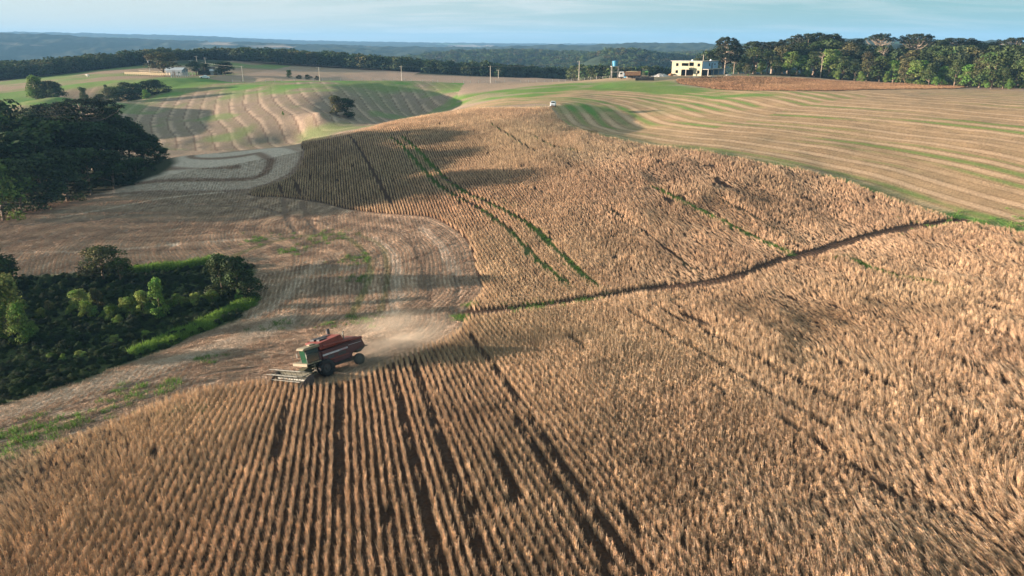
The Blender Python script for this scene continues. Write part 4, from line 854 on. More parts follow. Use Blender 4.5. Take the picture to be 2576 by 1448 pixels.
def harvester(root, bodym, sidem, cabm, header=5.6, txt=True, headm=None, reelm=None):
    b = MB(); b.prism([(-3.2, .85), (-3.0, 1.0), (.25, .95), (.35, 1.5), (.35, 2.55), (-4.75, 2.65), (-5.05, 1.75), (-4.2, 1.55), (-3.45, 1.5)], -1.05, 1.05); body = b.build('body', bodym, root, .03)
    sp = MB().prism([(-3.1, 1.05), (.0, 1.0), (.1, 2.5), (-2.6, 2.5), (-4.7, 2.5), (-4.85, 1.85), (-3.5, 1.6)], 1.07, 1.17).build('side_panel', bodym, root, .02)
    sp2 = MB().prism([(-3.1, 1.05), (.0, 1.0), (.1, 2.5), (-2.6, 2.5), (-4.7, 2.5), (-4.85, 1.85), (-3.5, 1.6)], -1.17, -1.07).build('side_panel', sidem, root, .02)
    MB().prism([(-2.9, 2.05), (.05, 1.98), (.07, 2.16), (-2.9, 2.22)], 1.172, 1.178).build('stripe', GREY, sp)
    MB().prism([(-4.6, 2.30), (-3.0, 2.30), (-3.0, 2.34), (-4.6, 2.34)], 1.172, 1.18).build('trim', GREY, sp)
    MB().box(-2.6, 1.172, 1.62, -1.7, 1.18, 1.92).build('vent', DARK, sp); MB().box(-1.2, 1.172, 1.6, -.5, 1.18, 1.9).build('vent', DARK, sp)
    MB().prism([(-2.9, 1.45), (.0, 1.40), (.0, 1.52), (-2.9, 1.56)], 1.172, 1.19).build('guard_rail', sidem, sp)
    tk = MB(); tk.prism([(-2.75, 2.68), (.2, 2.68), (.35, 3.35), (-2.35, 3.62)], -1.2, 1.2).build('grain_tank', sidem, root, .03)
    tt = MB(); tt.box(-2.1, -.95, 3.45, -.1, -.2, 3.62); tt.box(-1.2, -.1, 3.42, -.3, .5, 3.58); tt.build('tank_lid', DARK, root)
    MB().prism([(-4.55, 2.66), (-2.8, 2.68), (-2.75, 3.0), (-4.35, 2.9)], -.95, .95).build('engine_hood', sidem, root, .03)
    MB().cyl((-2.2, -.75, 3.95), 'z', .17, .55).build('air_intake', DARK, root); MB().tube([(-3.0, .6, 2.9), (-3.0, .6, 3.6), (-3.15, .6, 3.75)], .06).build('exhaust_pipe', STEEL, root)
    MB().tube([(-.1, 1.32, 3.0), (-1.5, 1.36, 2.95), (-4.6, 1.3, 2.75)], .13, 12).build('unloading_auger', sidem, root)
    hd = MB(); hd.prism([(-5.05, 1.55), (-4.5, 1.25), (-4.0, 1.25), (-3.9, 1.6), (-4.9, 1.8)], -.9, .9); hd.box(-5.45, -.9, 1.6, -5.0, .9, 1.68); hd.build('straw_chopper', DARK, root, .02)
    ch = MB(); ch.box(-3.9, -.45, .55, .4, .45, .9); ch.box(-4.05, -1.0, .5, -3.85, 1.0, .68); ch.box(-.15, -1.15, .65, .15, 1.15, 1.0); ch.build('chassis', DARK, root)
    for y in (-1.32, 1.32): wheel(root, 0, y, .84, .62, True, 1 if y > 0 else -1, DARK)
    for y in (-1.15, 1.15): wheel(root, -3.95, y, .60, .40, False, 1 if y > 0 else -1, DARK)
    # cab
    cb = empty_child('cab', root); cb.location = (0, .28, 0); cb.scale = (1, .78, .93); cf = MB(); 
    for (x, y) in ((.45, -.25), (.45, 1.15), (1.75, -.2), (1.75, 1.1)): cf.tube([(x, y, 1.85), (x + (.1 if x > 1 else 0), y, 3.3)], .045, 6)
    cf.box(.4, -.3, 1.78, 1.85, 1.2, 1.86); cf.box(.45, -.28, 1.86, 1.72, -.22, 2.15); cf.box(.4, -.25, 1.86, .46, 1.15, 3.3); cf.build('cab_frame', DARK, cb)
    r_ = MB(); r_.prism([(.2, 3.3), (2.05, 3.3), (2.1, 3.42), (1.9, 3.55), (.25, 3.58)], -.4, 1.3); r_.build('cab_roof', cabm, cb, .05)
    MB().box(.5, .15, 3.585, 1.1, .8, 3.70).build('air_conditioner', cabm, cb, .03)
    MB().prism([(1.74, 1.88), (1.78, 1.88), (1.88, 3.28), (1.84, 3.28)], -.15, 1.05).build('windscreen', GLG, cb); MB().box(.5, 1.12, 1.95, 1.76, 1.15, 3.27).build('side_window', GLASS, cb); MB().box(.5, -.25, 2.16, 1.76, -.22, 3.27).build('side_window', GLASS, cb)
    st = MB(); st.box(.75, .2, 1.9, 1.15, .7, 2.3); st.box(.72, .2, 2.3, .84, .7, 2.95); st.build('seat', DARK, cb); MB().tube([(1.45, .45, 1.86), (1.3, .45, 2.5)], .04).cyl((1.28, .45, 2.55), 'x', .18, .04, 14).build('steering_column', DARK, cb)
    for y in (1.5, -.75):
        MB().tube([(1.8, y * .8, 3.1), (1.95, y, 3.05), (1.95, y, 2.95)], .018, 5).box(1.93, y - .1, 2.5, 1.97, y + .1, 2.95).build('mirror', STEEL, cb)
    pf = MB(); pf.box(.4, -1.35, 1.66, 2.0, 1.35, 1.76); pf.box(1.95, -1.35, 1.5, 2.03, 1.35, 1.66); pf.build('platform', CREAM, root)
    rl = MB(); rl.tube([(.6, 1.33, 1.76), (.6, 1.33, 2.7), (1.9, 1.33, 2.6), (1.9, 1.33, 1.76)], .022, 6); rl.tube([(.6, -1.33, 1.76), (.6, -1.33, 2.6), (1.9, -1.33, 2.6), (1.9, -1.33, 1.76)], .022, 6); rl.tube([(.6, -1.33, 2.2), (1.9, -1.33, 2.2)], .018, 6); rl.build('handrail', STEEL, root)
    ld = MB()
    for y in (1.42, 1.95): ld.tube([(1.2, 1.4 + (y - 1.42) * .1, 1.7), (1.2 if y < 1.5 else 1.6, 1.55, .55)], .02, 5)
    for z in (.6, .9, 1.2, 1.5): ld.box(1.18, 1.38, z, 1.6, 1.58, z + .03)
    ld.build('ladder', CREAM, root)
    fx = MB(); fx.box(.37, -1.18, 1.77, .60, -.02, 2.9); fx.build('front_box', sidem, root, .02)
    fz = MB()
    for z in (1.95, 2.3, 2.65): fz.box(.61, -1.1, z, .80, -.35, z + .12)
    fz.build('tool_shelf', CREAM, root)
    if txt:
        t1 = child('lettering', text_mesh('MASSEY FERGUSON', .20, WHT), sp); t1.rotation_euler = (R(90), 0, R(180)); t1.location = (-.0, 1.181, 2.01); t1.rotation_euler = (R(90), R(0), R(180))
        t2 = child('lettering', text_mesh('5650', .20, paint('pink_number', (.5, .16, .2), .5)), sp); t2.rotation_euler = (R(90), 0, R(180)); t2.location = (-2.2, 1.181, 2.03)
    # header
    hw = header / 2; hm = headm or YEL; rm = reelm or STEEL
    MB().prism([(.3, 1.0), (.3, 1.65), (2.55, .95), (2.6, .35)], -.55, .55).build('feeder_house', hm, root, .02)
    H = empty_child('header', root)
    h = MB(); h.box(2.6, -hw, .22, 2.68, hw, 1.12); h.box(2.5, -hw, 1.12, 2.72, hw, 1.22); h.prism([(2.6, .16), (3.75, .08), (3.75, .12), (2.68, .24)], -hw, hw); h.build('header_trough', hm, H)
    for s in (-1, 1): MB().prism([(2.55, .1), (3.9, .06), (4.35, .10), (3.8, .55), (3.0, 1.05), (2.55, 1.1)], s * hw - .03, s * hw + .03).build('end_panel', DARK, H)
    MB().cyl((3.02, 0, .52), 'y', .17, header - .1, 14).build('auger', STEEL, H)
    rc = (3.55, .0, 1.05); rr = .56; re = MB(); re.cyl(rc, 'y', .05, header - .15, 8)
    for i in range(6):
        a = math.pi / 3 * i + .3; x, z = rc[0] + rr * math.cos(a), rc[2] + rr * math.sin(a); re.tube([(x, -hw + .1, z), (x, hw - .1, z)], .035, 6)
        for k in range(7):
            y = -hw + .12 + (header - .24) * k / 6; re.tube([(rc[0], y, rc[2]), (x, y, z)], .018, 4); a2 = a + math.pi / 3; re.tube([(x, y, z), (rc[0] + rr * math.cos(a2), y, rc[2] + rr * math.sin(a2))], .014, 4)
        for k in range(int(header / .16)):
            y = -hw + .16 + k * .16; re.tube([(x, y, z), (x + .04, y, z - .2)], .008, 3, cap=False)
    re.build('reel', rm, H)
    for s in (-1, 1): MB().tube([(2.6, s * (hw - .12), 1.2), (3.6, s * (hw - .12), 1.05)], .045, 6).build('reel_arm', rm, H)
    MB().box(3.75, -hw, .08, 3.85, hw, .11).build('cutter_bar', DARK, H)
def empty_child(name, parent):
    o = bpy.data.objects.new(name, None); C.objects.link(o); o.parent = parent; o.empty_display_size = .2; return o
def seat_on_ground(o, x, y, heading, L_=3.9, wd=1.3, lift=0.0, damp=1.0):
    """heading: world direction (dx, dy) the thing faces; its +x axis. Tilts with the slope under its wheels"""
    f = Vector((heading[0], heading[1], 0)).normalized(); l = Vector((-f.y, f.x, 0)); z0 = h1(x, y)
    zf = (h1(x, y) - h1(x - f.x * L_, y - f.y * L_)) / L_ * damp; zl = (h1(x + l.x * wd, y + l.y * wd) - h1(x - l.x * wd, y - l.y * wd)) / (2 * wd) * damp
    F = (f + Vector((0, 0, zf))).normalized(); Lx = (l + Vector((0, 0, zl))); U = F.cross(Lx).normalized(); Lx = U.cross(F)
    o.matrix_world = Matrix(((F.x, Lx.x, U.x, x), (F.y, Lx.y, U.y, y), (F.z, Lx.z, U.z, z0 + lift), (0, 0, 0, 1)))
hv = empty('combine_harvester', (0, 0, 0)); harvester(hv, RED, REDD, CREAM, 6.2)
HVXY = hit(808, 944); seat_on_ground(hv, HVXY[0], HVXY[1], (-math.sin(R(42)), -math.cos(R(42))), damp=1.6); hv.scale = (.9, .9, .9)
tag(hv, 'old red combine harvester cutting the soybeans, with cream cab roof and wide reel', 'combine harvester')

# ------------------------------------------------------------------ green combine parked by the house
GRN = paint('green_paint', (.10, .26, .05), .5, noise=.2, scale=2); GRD = paint('dark_green_paint', (.035, .075, .03), .6, noise=.2)
gv = empty('combine_harvester', (0, 0, 0)); harvester(gv, GRN, GRD, GRN, 7.4, False, DARK, DARK)
p = col_xy(1622, 296); seat_on_ground(gv, p[0], p[1], (-.18, -1)); tag(gv, 'green combine harvester with black header, parked on the green hilltop', 'combine harvester')

# ------------------------------------------------------------------ white car
CARW = paint('white_car_paint', (.72, .74, .76), .3, noise=.04, spec=.6); LAMP = paint('lamp_glass', (.6, .62, .65), .15, noise=.05)
def white_car(x, y, heading, label):
    t = empty('pickup_truck', (0, 0, 0)); b = MB(); hw = .9
    def loft(sections):                       # (x, half width low, half width high, z low, z high)
        vs = []; fs = []
        for (sx, wl, wh, zl, zh) in sections: vs += [(sx, -wl, zl), (sx, wl, zl), (sx, wl, (zl + zh) / 2), (sx, wh, zh), (sx, -wh, zh), (sx, -wl, (zl + zh) / 2)]
        for i in range(len(sections) - 1): fs += [(i * 6 + k, i * 6 + (k + 1) % 6, i * 6 + 6 + (k + 1) % 6, i * 6 + 6 + k) for k in range(6)]
        fs += [tuple(range(6)), tuple(range(len(vs) - 1, len(vs) - 7, -1))]; return vs, fs
    b.add(*loft([(2.55, .70, .62, .45, .85), (2.45, .86, .78, .36, 1.02), (1.2, .92, .84, .34, 1.16), (.9, .92, .84, .34, 1.18), (-2.4, .92, .86, .36, 1.18), (-2.6, .84, .80, .45, 1.1)])); b.build('body', CARW, t, .03)
    c = MB(); c.add(*loft([(1.25, .80, .70, 1.10, 1.2), (.55, .82, .66, 1.12, 1.74), (-.3, .82, .68, 1.12, 1.80), (-1.0, .82, .68, 1.12, 1.78), (-1.35, .80, .72, 1.10, 1.3)])); c.build('cab', CARW, t, .03)
    MB().add([(1.14, -.68, 1.27), (1.14, .68, 1.27), (.62, .60, 1.70), (.62, -.60, 1.70), (1.17, -.68, 1.29), (1.17, .68, 1.29), (.65, .60, 1.72), (.65, -.60, 1.72)], [(0,1,2,3),(4,7,6,5),(0,4,5,1),(1,5,6,2),(2,6,7,3),(3,7,4,0)]).build('windscreen', GLASS, t)
    for s in (-1, 1):
        MB().add([(.95, s * .83, 1.24), (-1.1, s * .835, 1.24), (-.98, s * .74, 1.66), (.5, s * .735, 1.66), (.95, s * .80, 1.24), (-1.1, s * .80, 1.24), (-.98, s * .71, 1.66), (.5, s * .71, 1.66)], [(0,1,2,3),(4,7,6,5),(0,4,5,1),(1,5,6,2),(2,6,7,3),(3,7,4,0)]).build('side_window', GLASS, t)
        MB().box(2.44, s * .62 - .15, .78, 2.53, s * .62 + .15, .93).build('headlight', LAMP, t, .02); MB().box(.85, s * .98 - .1, 1.2, .97, s * .98 + .1, 1.36).build('mirror', CARW, t, .02)
    MB().box(2.50, -.42, .70, 2.57, .42, .92).build('grille', DARK, t); MB().box(2.48, -.72, .40, 2.60, .72, .60).build('bumper', DARK, t, .02)
    for x_ in (1.65, -1.6):
        for s in (-1, 1): wheel(t, x_, s * .82, .38, .26, False, s, STEEL)
    seat_on_ground(t, x, y, heading, 1.6, .8); t.scale = (.85, .85, .85); tag(t, label, 'pickup truck'); return t
p = hit(1391, 268); white_car(p[0], p[1], (-.12, -1), 'white pickup facing the camera, parked where the crop meets the stubble')

# ------------------------------------------------------------------ unfinished two-storey house
PLAST = paint('cream_render', (.31, .295, .21), .85, noise=.25, scale=.9); BLUEW = paint('shade_blue_render', (.30, .45, .62), .85, noise=.12, scale=1.2); CONC = paint('raw_concrete', (.36, .34, .31), .9, noise=.2, scale=1.5); INNER = paint('bare_block', (.22, .19, .17), .95, noise=.2)  # blue of the shaded side is put into its wall colour
def wall_holes(mb, L_, z0, z1, holes, th=.22):
    """wall in the local x-z plane from x=0..L, outer face at y=0; holes (x0,x1,z0,z1)"""
    xs = sorted({0, L_} | {h[0] for h in holes} | {h[1] for h in holes})
    for a, b in zip(xs[:-1], xs[1:]):
        hs = sorted([(h[2], h[3]) for h in holes if h[0] <= a + 1e-6 and h[1] >= b - 1e-6]); z = z0
        for (u, v) in hs:
            if u > z + 1e-6: mb.box(a, 0, z, b, th, u)
            z = v
        if z < z1 - 1e-6: mb.box(a, 0, z, b, th, z1)
    return mb
hp = col_xy(1764, 306); house = empty('unfinished_house', (hp[0], hp[1], h1(hp[0], hp[1]) - .1)); house.rotation_euler = (0, 0, R(-40))
# local frame: corner nearest the camera at origin; front wall runs along -x, side wall runs along +y
LF, LS = 14.0, 15.5
f = MB(); wall_holes(f, LF, 0, 5.9, [(1.9, 3.1, 1.0, 2.2), (1.9, 3.1, 3.9, 5.1), (4.6, 10.2, 0, 2.55), (4.6, 7.8, 4.0, 5.2), (8.1, 10.2, 4.0, 5.5), (11.9, 13.1, 1.0, 2.3), (11.9, 13.1, 3.9, 5.1)])
o = f.build('front_wall', PLAST, house); o.location = (-LF, 0, 0)
s_ = MB(); wall_holes(s_, LS, 2.95, 5.9, [(6.5, 8.0, 3.9, 5.1), (9.0, 10.2, 3.0, 5.1), (11.8, 13.0, 4.2, 5.0)]); o = s_.build('side_wall', BLUEW, house); o.location = (-2.4, .22, 0); o.rotation_euler = (0, 0, R(90)); o.location = (0 - .01, .23, 0)
b_ = MB(); b_.box(-LF, 7.8, 0, -3.0, 8.0, 5.9); b_.box(-LF, .23, 0, -LF + .2, 7.8, 5.9); b_.box(-3.2, .23, 0, -3.0, 15.7, 2.7); b_.box(-3.0, 15.5, 2.95, -.23, 15.72, 5.9); b_.box(-3.2, 8.0, 2.95, -3.0, 15.5, 5.9); b_.build('rear_wall', INNER, house)
MB().box(-LF + .21, .23, 2.7, -.24, 7.79, 2.9).build('floor_slab', CONC, house)
MB().box(-LF - .5, -.5, 5.905, .3, 8.3, 6.1).build('roof', CONC, house); r2 = MB().box(-3.3, 8.32, 5.905, .25, 16.0, 6.06).build('roof', CONC, house)
MB().box(-3.0, .24, 2.7, 2.9, 16.4, 2.93).build('carport_slab', CONC, house)
for y in (.5, 5.6, 10.8): MB().box(2.55, y, 0, 2.8, y + .25, 2.69).build('pillar', CONC, house)
MB().box(-3.0, 15.9, 0, 2.9, 16.1, 2.69).build('carport_wall', BLUEW, house); MB().box(-7.4, .02, 0, -7.15, .24, 2.54).build('pillar', CONC, house)
MB().box(-9.4, -.06, 2.9, -3.8, -.003, 3.95).build('balcony_front', PLAST, house)
MB().box(-LF - 1, -1.2, -.5, 3.6, 16.8, .02).build('base_slab', CONC, house)
for i, (x, y) in enumerate(((-6, 3), (-.9, 10))): MB().tube([(x, y, 6.1), (x, y, 6.35), (x, y, 6.6)], [.42, .45, .2], 12).build('roof_tank', WHT, house)  # small round white tanks on the roof
tag(house, 'unfinished two-storey house with flat roof, cream front and shaded pale blue side', 'house')
def rubble(name, px, Y, rad, h, col, label, cat, n=60):
    p = col_xy(px, Y); g = np.random.default_rng(int(px)); mb = MB(); m = 14; vs = []; fs = []
    for i in range(6):
        for k in range(m): a = 6.283 * k / m; rr = rad * (1 - i / 5.0) * g.uniform(.85, 1.15); vs.append((rr * math.cos(a), rr * math.sin(a) * .7, h * math.sin(1.57 * i / 5) * g.uniform(.85, 1.1) - .1 * (i == 0)))
    for i in range(5): fs += [(i * m + k, i * m + (k + 1) % m, (i + 1) * m + (k + 1) % m, (i + 1) * m + k) for k in range(m)]
    mb.add(vs, fs)
    for i in range(n):
        a = g.uniform(0, 6.28); q = g.uniform(.2, 1.1) * rad; s = g.uniform(.08, .28); x, y, z = q * math.cos(a), .7 * q * math.sin(a), h * max(0, 1 - q / rad) + .05; mb.box(x - s, y - s * .8, z - .1, x + s, y + s * .8, z + s)
    o = mb.build(name, paint(name + '_stuff', col, .95, noise=.35, scale=2)); o.location = p; tag(o, label, cat); return o
rubble('rubble_heap', 1663, 308, 3.6, 1.1, (.50, .48, .46), 'heap of pale rubble beside the green combine harvester', 'rubble'); rubble('sand_heap', 1590, 305, 2.8, 1.6, (.40, .34, .27), 'heap of grey sand behind the green combine', 'sand')
rubble('earth_heap', 1688, 314, 1.5, 1.0, (.34, .19, .09), 'small heap of orange earth left of the house', 'earth heap', 20); rubble('rubble_heap', 1745, 296, 2.6, .4, (.45, .40, .33), 'low scatter of builder\'s rubble in front of the cream wall', 'rubble', 40); rubble('rubble_heap', 1790, 300, 2.2, .5, (.45, .40, .30), 'rubble in front of the open carport', 'rubble', 40); rubble('rubble_heap', 1832, 308, 1.6, .5, (.5, .48, .44), 'pale rubble at the right end of the house', 'rubble', 24)

# ------------------------------------------------------------------ water tower and tanks
BLUET = paint('blue_tank', (.04, .20, .34), .45, noise=.1)
def tank(parent, r, h, z): 
    MB().tube([(0, 0, z), (0, 0, z + h)], [r * .82, r], 24).build('tank_wall' if parent else 'tank', BLUET, parent); MB().tube([(0, 0, z + h), (0, 0, z + h + .08), (0, 0, z + h + .3)], [r * 1.05, r * 1.05, r * .3], 24).build('lid', BLUET, parent)
wt = empty('water_tower', col_xy(1546, 308)); 
for x in (-1.35, 1.35):
    for y in (-1.2, 1.2): MB().box(x - .13, y - .13, -.5, x + .13, y + .13, 4.6).build('post', CONC, wt)
m_ = MB()
for z in (2.3,): m_.box(-1.21, -1.28, z, 1.21, -1.12, z + .25); m_.box(-1.21, 1.12, z, 1.21, 1.28, z + .25); m_.box(-1.43, -1.06, z + .02, -1.27, 1.06, z + .23); m_.box(1.27, -1.06, z + .02, 1.43, 1.06, z + .23)
m_.build('beam', CONC, wt); MB().box(-1.75, -1.55, 4.605, 1.6, 1.55, 4.8).build('platform', CONC, wt); tw = empty_child('water_tank', wt); tank(tw, 1.25, 1.9, 4.8)
MB().tube([(-1.45, 0, 0), (-1.45, 0, 7.0)], .05, 6).build('pipe', STEEL, wt); tag(wt, 'blue water tank on a tall four-legged concrete stand', 'water tower')
bt = empty('water_tank', col_xy(1577, 318)); tank(bt, 1.7, 1.7, .2); tag(bt, 'wide blue water tank standing low behind the truck', 'water tank')

# ------------------------------------------------------------------ grain truck
TB = paint('brown_truck_box', (.30, .17, .10), .7, noise=.3, scale=1.5); TW = paint('white_truck_cab', (.62, .60, .58), .45, noise=.1)
tr_ = empty('grain_truck', (0, 0, 0)); c_ = MB(); c_.prism([(2.3, .6), (4.3, .6), (4.35, 1.6), (4.0, 2.7), (2.35, 2.75)], -1.15, 1.15); c_.build('cab', TW, tr_, .06); MB().add([(4.36, -.95, 1.68), (4.36, .95, 1.68), (4.08, .9, 2.55), (4.08, -.9, 2.55), (4.33, -.95, 1.66), (4.33, .95, 1.66), (4.05, .9, 2.53), (4.05, -.9, 2.53)], [(0,1,2,3),(4,7,6,5),(0,4,5,1),(1,5,6,2),(2,6,7,3),(3,7,4,0)]).build('windscreen', GLASS, tr_)
for s in (-1, 1): MB().box(3.0, s * 1.16 - .012, 1.75, 3.9, s * 1.16 + .012, 2.4).build('side_window', GLASS, tr_); MB().box(4.32, s * .85 - .15, .85, 4.38, s * .85 + .15, 1.05).build('headlight', LAMP, tr_)
bx = MB(); bx.box(-4.6, -1.25, 1.15, 2.1, 1.25, 1.3); bx.box(-4.6, -1.25, 1.3, 2.1, -1.17, 2.7); bx.box(-4.6, 1.17, 1.3, 2.1, 1.25, 2.7); bx.box(-4.6, -1.17, 1.3, -4.52, 1.17, 2.7); bx.box(2.02, -1.17, 1.3, 2.1, 1.17, 2.75)
for x in np.arange(-4.4, 2.1, .8): bx.box(x, 1.25, 1.2, x + .08, 1.31, 2.68); bx.box(x, -1.31, 1.2, x + .08, -1.25, 2.68)
bx.build('cargo_box', TB, tr_); MB().prism([(-4.5, 2.2), (-3.5, 2.75), (-1.0, 2.9), (1.5, 2.7), (2.0, 2.3)], -1.15, 1.15).build('grain_load', paint('soy_grain', (.42, .32, .17), .95), tr_, .05); MB().box(-4.5, -.45, .75, 3.9, .45, 1.14).build('chassis', DARK, tr_)
for x in (3.3, -2.2, -3.4):
    for s in (-1, 1): wheel(tr_, x, s * 1.0, .5, .32, False, s, DARK)
p = col_xy(1583, 303); seat_on_ground(tr_, p[0], p[1], (-1, .12), 4, 1); tag(tr_, 'truck with white cab and brown grain box, left of the green combine', 'truck')

# ------------------------------------------------------------------ power poles, wires, fences
POLE = paint('grey_pole', (.42, .38, .32), .85, noise=.15)
POLES = [(378,392,149,'at the left edge of the farmyard'),(469,372,163,'short one just left of the tall farm pole'),(485,370,150,'tallest in the farmyard'),(500,395,140,'behind the farm, left of two'),(521,396,144,'behind the farm, right of two'),(555,382,168,'short one right of the farmyard'),(613,350,165,'where the fence leaves the farm'),(805,344,168,'above the striped hillside, left of the lone tree'),(1011,340,165,'on the hill crest between tree and green field'),(1234,336,165,'above the left end of the green hilltop'),(1456,324,153,'left of the water tower'),(1766,322,137,'behind the unfinished house'),(1254,430,175,'small and far in the valley behind the fence')]
PT = []
for px, Y, top, lab in POLES:
    x, y, h = pxh(px, Y, top); t = empty('power_pole', (x, y, h1(x, y))); MB().tube([(0, 0, -.8), (0, 0, h)], [.17, .11], 8).build('pole', POLE, t)
    arm = MB().box(-.9, -.05, h - .45, .9, .05, h - .33); arm.build('crossarm', POLE, t); ins = MB()
    for q in (-.8, 0, .8): ins.cyl((q, 0, h - .25), 'z', .05, .16, 8)
    ins.build('insulator', WHT, t)
    if px == 378: MB().cyl((0, -.3, h - 1.2), 'z', .25, .7, 14).build('transformer', GREY, t)
    tag(t, 'power pole %s' % lab, 'power pole', 'power poles across the hills'); PT.append(Vector((x, y, h1(x, y) + h - .2)))
def wire(a, b, label):
    mb = MB()
    for q in (-.8, .8): mb.tube([tuple(a.lerp(b, t) + Vector((q, 0, -4 * t * (1 - t) * (a - b).length * .018))) for t in [i / 10 for i in range(11)]], .022, 4)
    tag(mb.build('power_line', STEEL), label, 'power line', 'wires between the power poles')
for i, j, lab in ((0, 2, 'wires across the farmyard to its tallest pole'), (2, 6, 'wires from the tallest farm pole to the fence'), (6, 7, 'wires from the farm end of the fence towards the lone tree'), (7, 8, 'wires over the crest above the lone tree'), (8, 9, 'wires over the right half of the hill crest'), (9, 10, 'wires over the green hilltop'), (10, 11, 'wires behind the water tower to the house')): wire(PT[i], PT[j], lab)
def fence(pts, name, label, h=1.25, nw=3, wm=None, r=.075, rails=False):
    t = empty(name, (pts[0][0], pts[0][1], h1(*pts[0][:2]))); o3 = Vector(t.location); tops = []
    for (x, y) in pts:
        z = h1(x, y); hh = h * random.uniform(.85, 1.15); MB().box(x - r - o3.x, y - r - o3.y, z - .3 - o3.z, x + r - o3.x, y + r - o3.y, z + hh - o3.z).build('post', wm or POLE, t); tops.append(Vector((x, y, z)) - o3)
    mb = MB()
    for k in range(nw):
        zz = h * (.35 + .55 * k / max(1, nw - 1))
        for a, b in zip(tops[:-1], tops[1:]):
            if rails:
                d = (b - a).normalized(); n_ = Vector((-d.y, d.x, 0)) * .03; u = Vector((0, 0, zz)); e = Vector((0, 0, .16))
                mb.add([a + u - n_, b + u - n_, b + u + n_, a + u + n_, a + u + e - n_, b + u + e - n_, b + u + e + n_, a + u + e + n_], [(0,3,2,1),(4,5,6,7),(0,1,5,4),(1,2,6,5),(2,3,7,6),(3,0,4,7)])
            else: mb.tube([a + Vector((0, 0, zz)), b + Vector((0, 0, zz))], .012, 3, cap=False)
    mb.build('rail' if rails else 'wire', wm or POLE, t); tag(t, label, 'fence'); return t
ex = [(700 + z * .3106) * .859 for z in (-60, 40, 150, 250, 337, 403, 520, 622, 700, 790, 868, 960, 1060, 1160, 1260, 1360, 1460, 1560, 1623, 1730, 1827, 1875, 2018, 2117, 2182, 2258, 2337, 2420, 2502)] + [(1500 + z * .291) * .859 for z in (85, 165, 248, 325, 405, 470, 535, 595, 655, 728, 790, 848, 912, 980)]
ey = np.interp(ex, [560, 640, 760, 850, 1010, 1120, 1300, 1450, 1560], [352, 346, 345, 343, 341, 338, 334, 323, 312])
fence([col_xy(a, b)[:2] for a, b in zip(ex, ey)], 'wire_fence', 'long wire fence with pale posts following the crest from farm to water tower', 1.2, 3, paint('pale_post', (.55, .52, .46), .9))
W1 = paint('weathered_boards', (.42, .34, .22), .9, noise=.3)
fence([col_xy(a, b)[:2] for a, b in zip(np.linspace(314, 430, 26), np.linspace(386, 366, 26))], 'corral_fence', 'weathered board corral fence left of the farm shed', 1.7, 4, W1, .1, True)
fence([col_xy(a, b)[:2] for a, b in zip(np.linspace(432, 478, 9), np.linspace(352, 358, 9))], 'corral_fence', 'tall-posted corral fence in front of the farm shed', 2.2, 2, paint('whitewashed_post', (.55, .53, .5), .9), .13, True)
fence([col_xy(a, b)[:2] for a, b in zip(np.linspace(350, 470, 20), np.linspace(398, 384, 20))], 'wooden_fence', 'back fence of the corral behind the board fence', 1.4, 2, W1, .08, True)

# ------------------------------------------------------------------ farm buildings
TIN = paint('pale_tin_roof', (.36, .43, .48), .45, .2, noise=.12, scale=1); DW = paint('dark_boards', (.10, .08, .07), .9, noise=.3); GW = paint('grey_blue_wall', (.25, .29, .33), .85)
def barn(px, Y, rz, L_, D_, hw, hr, wm, rm, label, name='shed'):
    t = empty(name, col_xy(px, Y), R(rz)); w0 = MB(); w0.add([(-L_/2,-D_/2,-.5),(L_/2,-D_/2,-.5),(L_/2,D_/2,-.5),(-L_/2,D_/2,-.5),(-L_/2,-D_/2,hw),(L_/2,-D_/2,hw),(L_/2,D_/2,hw),(-L_/2,D_/2,hw),(-L_/2,0,hr-.05),(L_/2,0,hr-.05)], [(0,1,5,4),(2,3,7,6),(1,2,6,9,5),(3,0,4,8,7),(0,3,2,1),(4,5,9,8),(6,7,8,9)]); w0.build('wall', wm, t)
    e = .5; r0 = MB()
    for s in (-1, 1): r0.add([(-L_/2-e, s*(D_/2+e), hw-.15),(L_/2+e, s*(D_/2+e), hw-.15),(L_/2+e,0,hr),(-L_/2-e,0,hr),(-L_/2-e, s*(D_/2+e), hw-.08),(L_/2+e, s*(D_/2+e), hw-.08),(L_/2+e,0,hr+.07),(-L_/2-e,0,hr+.07)], [(0,1,2,3),(4,7,6,5),(0,4,5,1),(1,5,6,2),(2,6,7,3),(3,7,4,0)])
    r0.build('roof', rm, t); MB().box(-.9, -D_/2 - .05, 0, .9, -D_/2 - .003, hw * .85).build('door', DW, t); MB().box(L_*.25, -D_/2 - .05, 1, L_*.25 + 1, -D_/2 - .003, 2).build('window', GLASS, t); tag(t, label, 'shed' if name == 'shed' else 'house'); return t
barn(446, 382, -12, 9.5, 5, 2.6, 3.8, GW, TIN, 'long farm shed with a pale blue metal roof', 'shed'); barn(520, 384, 20, 8, 5.5, 2.5, 4.0, DW, DW, 'dark wooden farmhouse half hidden by trees right of the farm poles', 'house'); barn(545, 380, 10, 5, 4, 2.2, 3.0, GW, TIN, 'small lean-to with pale roof beside the dark farmhouse', 'shed')
fr = bpy.data.objects
g2 = empty('livestock_shelter', col_xy(440, 362)); MB().box(-4.2, -1.6, 2.3, 4.2, 1.6, 2.42).build('roof', TIN, g2)
for x in (-4, -1.3, 1.3, 4):
    for y in (-1.4, 1.4): MB().box(x - .1, y - .1, -.4, x + .1, y + .1, 2.295).build('post', POLE, g2)
tag(g2, 'open shelter with flat pale roof inside the corral', 'shelter')
p = col_xy(515, 356); c2 = white_car(p[0], p[1], (-1, -.3), 'white pickup parked side-on by the farm gate')
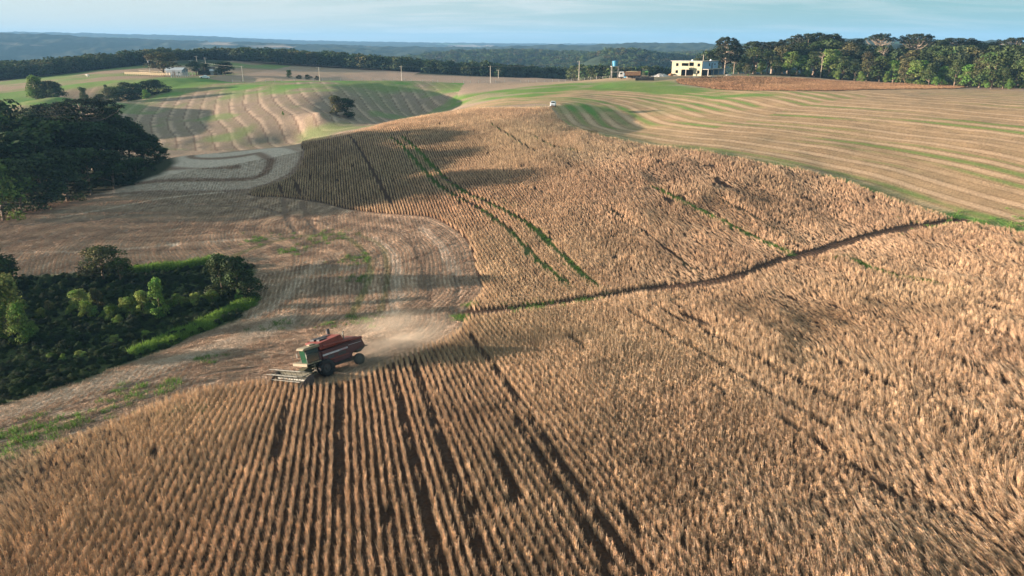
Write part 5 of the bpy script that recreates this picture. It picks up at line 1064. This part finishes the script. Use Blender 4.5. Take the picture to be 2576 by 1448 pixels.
def cow(px, Y, rz, label):
    t = MB(); t.tube([(-.9,0,.95),(-.6,0,1.05),(.2,0,1.0),(.75,0,1.1),(1.1,0,1.25),(1.45,0,1.2),(1.75,0,1.0)], [.18,.36,.40,.34,.20,.19,.10], 10)
    for x in (-.7, .65):
        for y in (-.2, .2): t.tube([(x, y, .95), (x - .03, y, .5), (x, y, 0)], [.14, .08, .06], 6)
    t.tube([(-.95, 0, 1.1), (-1.05, 0, .5)], .03, 4); t.tube([(1.4, .1, 1.3), (1.4, .35, 1.32)], [.05, .02], 4); t.tube([(1.4, -.1, 1.3), (1.4, -.35, 1.32)], [.05, .02], 4)
    o = t.build('cow', paint('white_hide', (.6, .58, .52), .9)); o.location = col_xy(px, Y); o.rotation_euler = (0, 0, R(rz)); tag(o, label, 'cow')
cow(222, 385, 170, 'white cow grazing alone on the far left pasture')

# ------------------------------------------------------------------ dust thrown up behind the red harvester
def dust():
    p = HVXY; x, y = p[0] + 5.5, p[1] + 5.0; b = MB(); m, N, L = nodes('dust_air'); o = N('ShaderNodeOutputMaterial'); v = N('ShaderNodeVolumePrincipled'); v.inputs['Color'].default_value = (.95, .82, .66, 1)
    tc = N('ShaderNodeTexCoord'); ln = N('ShaderNodeVectorMath', operation='LENGTH'); L(tc.outputs['Object'], ln.inputs[0]); n = N('ShaderNodeTexNoise', i_Scale=1.4, i_Detail=3); L(tc.outputs['Object'], n.inputs['Vector'])
    mr = N('ShaderNodeMapRange', interpolation_type='SMOOTHSTEP'); mr.inputs[1].default_value = 1.0; mr.inputs[2].default_value = .1; L(ln.outputs['Value'], mr.inputs[0]); nr = N('ShaderNodeMapRange'); nr.inputs[1].default_value = .35; nr.inputs[2].default_value = .7; L(n.outputs[0], nr.inputs[0])
    d = math_n(N, L, 'MULTIPLY', math_n(N, L, 'MULTIPLY', mr.outputs[0], nr.outputs[0]), .30); L(d, v.inputs['Density']); L(v.outputs[0], o.inputs['Volume'])
    me = bpy.data.meshes.new('dust_cloud'); bm = bmesh.new(); bmesh.ops.create_icosphere(bm, subdivisions=3, radius=1.0); bm.to_mesh(me); bm.free(); me.materials.append(m)
    ob = bpy.data.objects.new('dust_cloud', me); C.objects.link(ob); ob.location = (x, y, h1(x, y) + 1.6); ob.scale = (8.5, 5.5, 2.6); ob.rotation_euler = (0, 0, R(35)); tag(ob, 'thin brown dust drifting behind the red harvester', 'dust', kind='stuff')
dust()
